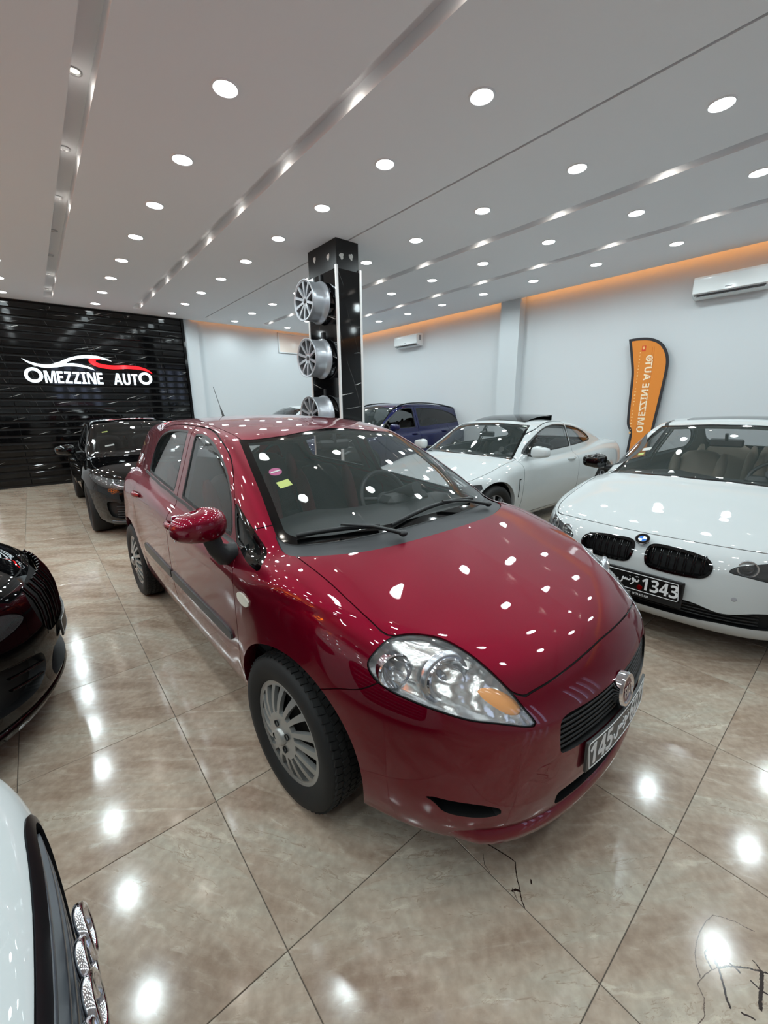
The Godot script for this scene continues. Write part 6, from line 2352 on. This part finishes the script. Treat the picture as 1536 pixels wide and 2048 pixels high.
func build_column() -> void:
	var o := thing("column", "square black marble column with silver corner trims holding three alloy rims", "column", Transform3D(Basis(), Vector3(3.48, 0, -5.195)))
	var x0 := -0.175
	var x1 := 0.175
	var z0 := -0.345
	var z1 := 0.345
	part("column_core", slab_bag(x0, x1, 0, CEIL, z0, z1), M.black_satin, o)
	var top := 3.24
	part("cladding_panel", slab_bag(x0 - 0.02, x0 - 0.001, 0, top, z0, z1), M.black_marble, o)
	part("cladding_panel", slab_bag(x1 + 0.001, x1 + 0.02, 0, top, z0, z1), M.black_marble, o)
	part("cladding_panel", slab_bag(x0, x1, 0, top, z1 + 0.001, z1 + 0.02), M.black_marble, o)
	part("cladding_panel", slab_bag(x0, x1, 0, top, z0 - 0.02, z0 - 0.001), M.black_marble, o)
	for sx in [x0 - 0.012, x1 + 0.012]:
		for sz in [z0 - 0.012, z1 + 0.012]:
			var b := Bag.new()
			b.box(Vector3(sx, top / 2 + 0.02, sz), Vector3(0.036, top + 0.04, 0.036), Basis(), 0.006)
			part("corner_trim", b, M.brushed_silver, o)
	# bare plaster spots on the black top
	for q in [[0, 3.462, -0.178], [0, 3.414, 0.157], [1, 3.394, -0.093], [1, 3.412, 0.057]]:
		var b := Bag.new()
		var pts := PackedVector2Array()
		for i in 18:
			var a := TAU * i / 18
			var rr := 0.032 * (1.0 + 0.18 * sin(3 * a + q[1] * 9.0) + 0.1 * sin(5 * a + q[2] * 20.0))
			pts.append(Vector2(cos(a) * rr, sin(a) * rr * 1.15))
		var t := Transform3D(Basis(Vector3(0, 0, 1), Vector3(0, 1, 0), Vector3(-1, 0, 0)), Vector3(x0 - 0.0015, q[1], q[2])) if q[0] == 0 else Transform3D(Basis(), Vector3(q[2], q[1], z1 + 0.0015))
		b.prism(pts, t, 0.002)
		part("plaster_spot", b, M.paper_white, o)
	for y in [2.88, 2.17, 1.42]:
		var h := Bag.new()
		h.box(Vector3(x0 - 0.03, y + 0.27, 0.0), Vector3(0.03, 0.16, 0.05), Basis(), 0.004)
		h.tube([Vector3(x0 - 0.02, y, 0.0), Vector3(x0 - 0.22, y, 0.0)], 0.03, 12)
		part("rim_hook", h, M.black_plastic, o)
	# rims
	var k := 0
	for y in [2.88, 2.17, 1.42]:
		var rm := thing("alloy_rim", ["silver ten-spoke alloy rim hung highest on the column", "silver ten-spoke alloy rim in the middle of the three on the column", "silver ten-spoke alloy rim hung lowest on the column, half hidden by the red roof"][k], "wheel rim", Transform3D(Basis(), Vector3(3.245, y, -5.19)), "alloy rims on the column")
		k += 1
		var fc: Bag = spoke_face(0.24, 10, {"dish": -0.02, "hub": 0.045, "r0": 0.26, "r1": 0.93, "spoke": 0.03, "widen": 0.02, "deep": 0.035, "na": 180, "nr": 24})[0]
		part("spoked_face", in_wheel_axes(fc, 0.245), M.alloy, rm)
		var br := Bag.new()
		br.lathe([[0.262, 0.0], [0.265, 0.014], [0.256, 0.022], [0.252, 0.045], [0.244, 0.056], [0.24, 0.09], [0.239, 0.18], [0.243, 0.225], [0.25, 0.24], [0.252, 0.252], [0.243, 0.254], [0.235, 0.24], [0.222, 0.2], [0.218, 0.1], [0.226, 0.03], [0.24, 0.0]], Vector3.ZERO, WHEEL_AXES, 64, false)
		part("barrel", br, M.alloy, rm)
		var cap := Bag.new()
		cap.lathe([[0.03, -0.01], [0.029, 0.004], [0.02, 0.008], [0.0, 0.009]], Vector3(-0.226, 0, 0), WHEEL_AXES, 20, false)
		part("centre_cap", cap, M.alloy_dark, rm)
func air_con(label: String, z: float, y: float) -> void:
	var o := thing("air_conditioner", label, "air conditioner", Transform3D(Basis(), Vector3(8.0, y, z)))
	# profile in x (away from the wall, negative) and y
	var prof := [[0.0, 0.15], [-0.1, 0.15], [-0.165, 0.142], [-0.195, 0.125], [-0.205, 0.09], [-0.208, -0.06], [-0.2, -0.1], [-0.175, -0.118], [-0.07, -0.148], [0.0, -0.15]]
	var w := 0.86
	var b := Bag.new()
	var rows := []
	for q in prof:
		var row := []
		for i in 7:
			row.append(Vector3(q[0], q[1], lerpf(-w / 2, w / 2, i / 6.0)))
		rows.append(row)
	b.grid(rows, false, true)
	var poly := PackedVector2Array()
	for q in prof:
		poly.append(Vector2(q[0], q[1]))
	for s in [-1.0, 1.0]:
		b.prism(poly, Transform3D(Basis(Vector3(1, 0, 0), Vector3(0, 1, 0), Vector3(0, 0, s)) if s > 0 else Basis(Vector3(1, 0, 0), Vector3(0, 1, 0), Vector3(0, 0, -1)), Vector3(0, 0, s * w / 2)), 0.004, 0.0, false)
	part("casing", b, M.gloss_white, o)
	var fp := Bag.new()
	fp.box(Vector3(-0.211, 0.005, 0), Vector3(0.01, 0.2, w - 0.02), Basis(), 0.004)
	part("front_panel", fp, M.gloss_white, o)
	var lv := Bag.new()
	lv.box(Vector3(-0.15, -0.128, 0), Vector3(0.085, 0.008, w - 0.1), Basis(Vector3(0, 0, 1), 0.28), 0.002)
	part("louvre", lv, M.vent_grey, o)
	var sl := Bag.new()
	sl.box(Vector3(-0.19, -0.112, 0), Vector3(0.03, 0.012, w - 0.06), Basis(Vector3(0, 0, 1), 0.5), 0.001)
	part("air_slot", sl, M.vent_dark, o)
	var vt := Bag.new()
	vt.box(Vector3(-0.1, 0.04, w / 2 + 0.002), Vector3(0.07, 0.12, 0.006), Basis(), 0.002)
	part("side_vent", vt, M.vent_grey, o)
	var bg := Bag.new()
	bg.box(Vector3(-0.2165, -0.06, 0), Vector3(0.002, 0.012, 0.08), Basis(), 0.0)
	part("badge", bg, M.vent_grey, o)
func build_flag() -> void:
	# tip-curved banner leaning on the wall; y up, z to the right seen from the room
	var o := thing("feather_flag", "orange feather flag with black edge and mirrored white lettering on right wall", "flag", Transform3D(Basis(Vector3(0, 0, 1), 0.0), Vector3(7.9, 0.0, -2.68)))
	var outer := [[-0.32, 2.58, 1], [-0.15, 2.585], [0.02, 2.56], [0.17, 2.48], [0.27, 2.34], [0.315, 2.18], [0.315, 2.0], [0.285, 1.6], [0.25, 1.2], [0.2, 0.6], [0.18, 0.3], [0.1, 0.22], [-0.1, 0.3], [-0.13, 0.7], [-0.12, 1.05], [-0.18, 1.2], [-0.2, 1.6], [-0.21, 2.0], [-0.26, 2.3]]
	var T := Transform3D(Basis(Vector3(0, 0, 1), Vector3(0, 1, 0), Vector3(-1, 0, 0)), Vector3.ZERO)
	var ol := Outline.new(outer, 6)
	var b := Bag.new()
	b.prism(ol.p, T, 0.004)
	part("border", b, M.flag_black, o)
	var inn := Geometry2D.offset_polygon(ol.p, -0.042)
	var c := Bag.new()
	c.prism(inn[0], T.translated(Vector3(-0.002, 0, 0)), 0.003)
	part("banner_cloth", c, M.flag_orange, o)
	var ink := Bag.new()
	var words := func(text: String, y: float, z: float, h: float, m: Material, squeeze: float) -> void:
		var t := TextMesh.new()
		var f := SystemFont.new()
		f.font_names = PackedStringArray(["Droid Sans"])
		f.font_weight = 700
		t.font = f
		t.text = text
		t.font_size = 48
		t.pixel_size = h / 34.0
		t.depth = 0.001
		t.horizontal_alignment = HORIZONTAL_ALIGNMENT_LEFT
		var arr := t.get_mesh_arrays()
		var q := Bag.new()
		q.v = arr[Mesh.ARRAY_VERTEX]
		q.n = arr[Mesh.ARRAY_NORMAL]
		q.uv.resize(q.v.size())
		q.idx = arr[Mesh.ARRAY_INDEX] if arr[Mesh.ARRAY_INDEX] != null else PackedInt32Array(range(q.v.size()))
		var lo := t.get_aabb().position.x
		squeeze *= 1.13 / t.get_aabb().size.x
		# mirrored print: text runs upwards, its tops point right
		part("print", q.moved(Transform3D(Basis(Vector3(0, squeeze, 0), Vector3(0, 0, 1), Vector3(-1, 0, 0)), Vector3(-0.0035, y - lo * squeeze, z))), m, o)
	words.call("OMEZZINE AUT", 1.06, 0.03, 0.1, M.flag_ink, 1.02)
	# a line of small print too worn to read: short strokes
	for k in 26:
		var dash := Bag.new()
		var hgt: float = [0.03, 0.016, 0.024, 0.03, 0.012][k % 5]
		dash.box(Vector3(-0.003, 1.05 + k * 0.052, -0.115), Vector3(0.001, 0.018 if k % 3 else 0.03, hgt if k < 16 else hgt * 0.6))
		if k != 15 and k != 8:
			part("print_stroke", dash, M.flag_ink_soft, o)
	var ring := Bag.new()
	ring.lathe([[0.05, 0.0], [0.05, 0.001], [0.03, 0.001], [0.03, 0.0]], Vector3(-0.0025, 2.25, 0.03), WHEEL_AXES, 28)
	for k in 5:
		var a := TAU * k / 5
		ring.box(Vector3(-0.003, 2.25 + sin(a) * 0.016, 0.03 + cos(a) * 0.016), Vector3(0.001, 0.034, 0.008), Basis(Vector3(1, 0, 0), PI / 2 - a))
	part("print_wheel", ring, M.flag_ink, o)
	var lg := Bag.new()
	lg.box(Vector3(-0.003, 2.41, -0.07), Vector3(0.001, 0.085, 0.06))
	part("print_emblem", lg, M.flag_red, o)
	var lg2 := Bag.new()
	lg2.ball(Vector3(-0.0035, 2.418, -0.073), Vector3(0.001, 0.026, 0.018), 6, 12)
	part("print_emblem_figure", lg2, M.flag_ink_soft, o)
	for q in [[0.055, 0.0], [0.075, 0.04]]:
		var path := []
		for i in 17:
			var u := i / 16.0
			path.append(Vector3(-0.003, lerpf(2.42, 1.05, u), q[0] + 0.02 * sin(u * PI) - 0.1 * u * u + q[1] * 0.2))
		var l := Bag.new()
		l.tube(path, 0.0022, 6)
		part("print_line", l, M.flag_line, o)
	var pole := Bag.new()
	pole.tube([Vector3(0.02, 0.0, 0.12), Vector3(0.02, 0.6, 0.19), Vector3(0.02, 1.3, 0.24), Vector3(0.02, 2.0, 0.3)], 0.009, 8)
	part("pole", pole, M.black_plastic, o)
	var foot := Bag.new()
	foot.box(Vector3(0.0, 0.015, 0.12), Vector3(0.16, 0.03, 0.5), Basis(), 0.006)
	part("foot", foot, M.black_plastic, o)
func build_frame() -> void:
	var o := thing("framed_panel", "pale framed glass panel high on the white back wall beside the column", "panel", Transform3D(Basis(), Vector3(6.1, 3.3, -11.2)))
	var b := Bag.new()
	for s in [-1.0, 1.0]:
		b.box(Vector3(0, s * 0.25, 0.015), Vector3(1.0, 0.03, 0.03), Basis(), 0.003)
		b.box(Vector3(s * 0.5, 0, 0.015), Vector3(0.03, 0.53, 0.03), Basis(), 0.003)
	part("frame", b, M.wall_white, o)
	var p := Bag.new()
	p.box(Vector3(0, 0, 0.008), Vector3(0.97, 0.47, 0.008), Basis(), 0.001)
	part("pane", p, M.frosted, o)
func build_hexagons() -> void:
	# glowing honeycomb on the left wall, seen only as a reflection in the paint
	var k := 0
	for q in [[-3.2, 2.6], [-4.24, 2.0], [-4.24, 3.2], [-5.28, 2.6], [-5.28, 1.4], [-6.32, 2.0]]:
		k += 1
		var o := thing("hexagon_wall_light", "orange glowing hexagon lamp on the left wall, %s of six from the front" % ordinal(k), "lamp", Transform3D(Basis(), Vector3(-6.99, q[1] - 0.2, q[0])), "honeycomb lamps on the left wall")
		for e in 6:
			var a0 := TAU * e / 6
			var a1 := TAU * (e + 1) / 6
			var b := Bag.new()
			b.tube([Vector3(0.03, sin(a0) * 0.58, cos(a0) * 0.58), Vector3(0.03, sin(a1) * 0.58, cos(a1) * 0.58)], 0.014, 8)
			part("lamp_tube", b, M.hex_glow, o)
		var l := OmniLight3D.new()
		l.name = "hexagon_light"
		o.add_child(l)
		l.position = Vector3(0.2, 0, 0)
		l.light_size = 0.1
		l.light_color = Color(1.0, 0.6, 0.2)
		l.light_energy = 0.01
		l.omni_range = 20.0
		l.omni_attenuation = 2.0
		l.shadow_enabled = true
const DOWN_ENERGY := 0.42
const SPOT_ENERGY := 0.03
const COVE_ENERGY := 0.16
var cam_t: Transform3D
func _ready() -> void:
	# camera
	var cam := Camera3D.new()
	cam.name = "camera"
	add_child(cam)
	cam.fov = rad_to_deg(2.0 * atan(1024.0 / 820.2))
	cam.near = 0.03
	var yaw := deg_to_rad(39.89)
	var pit := deg_to_rad(-14.11)
	var rol := deg_to_rad(-0.585)
	var fw := Vector3(cos(pit) * sin(yaw), sin(pit), -cos(pit) * cos(yaw))
	var rt := fw.cross(Vector3.UP).normalized()
	var up := rt.cross(fw)
	cam_t = Transform3D(Basis(rt * cos(rol) + up * sin(rol), up * cos(rol) - rt * sin(rol), -fw), Vector3(0, 1.49, 0))
	cam.transform = cam_t
	# daylight outside the windows behind the camera, and the exposure
	var we := WorldEnvironment.new()
	we.name = "environment"
	we.environment = Environment.new()
	we.environment.tonemap_mode = Environment.TONE_MAPPER_LINEAR
	we.environment.tonemap_exposure = 1.57
	we.environment.background_mode = Environment.BG_COLOR
	we.environment.background_color = Color(0.78, 0.85, 1.0)
	we.environment.background_energy_multiplier = 1.6
	we.environment.sdfgi_enabled = true
	we.environment.ssao_enabled = true
	we.environment.ssil_enabled = true
	add_child(we)
	materials()
	room_materials()
	# structure
	build_floor()
	build_ceiling()
	build_walls()
	build_column()
	# cars
	wheel_faces()
	red_car()
	white_sedan()
	white_coupe()
	blue_suv()
	black_sedan()
	black_left()
	white_left()
	far_white()
	# fittings
	build_sign()
	air_con("white wall air conditioner, right, above the white saloon", -1.74, 3.175)
	air_con("small white wall air conditioner high above the blue car", -8.39, 3.2)
	build_flag()
	build_frame()
	build_hexagons()
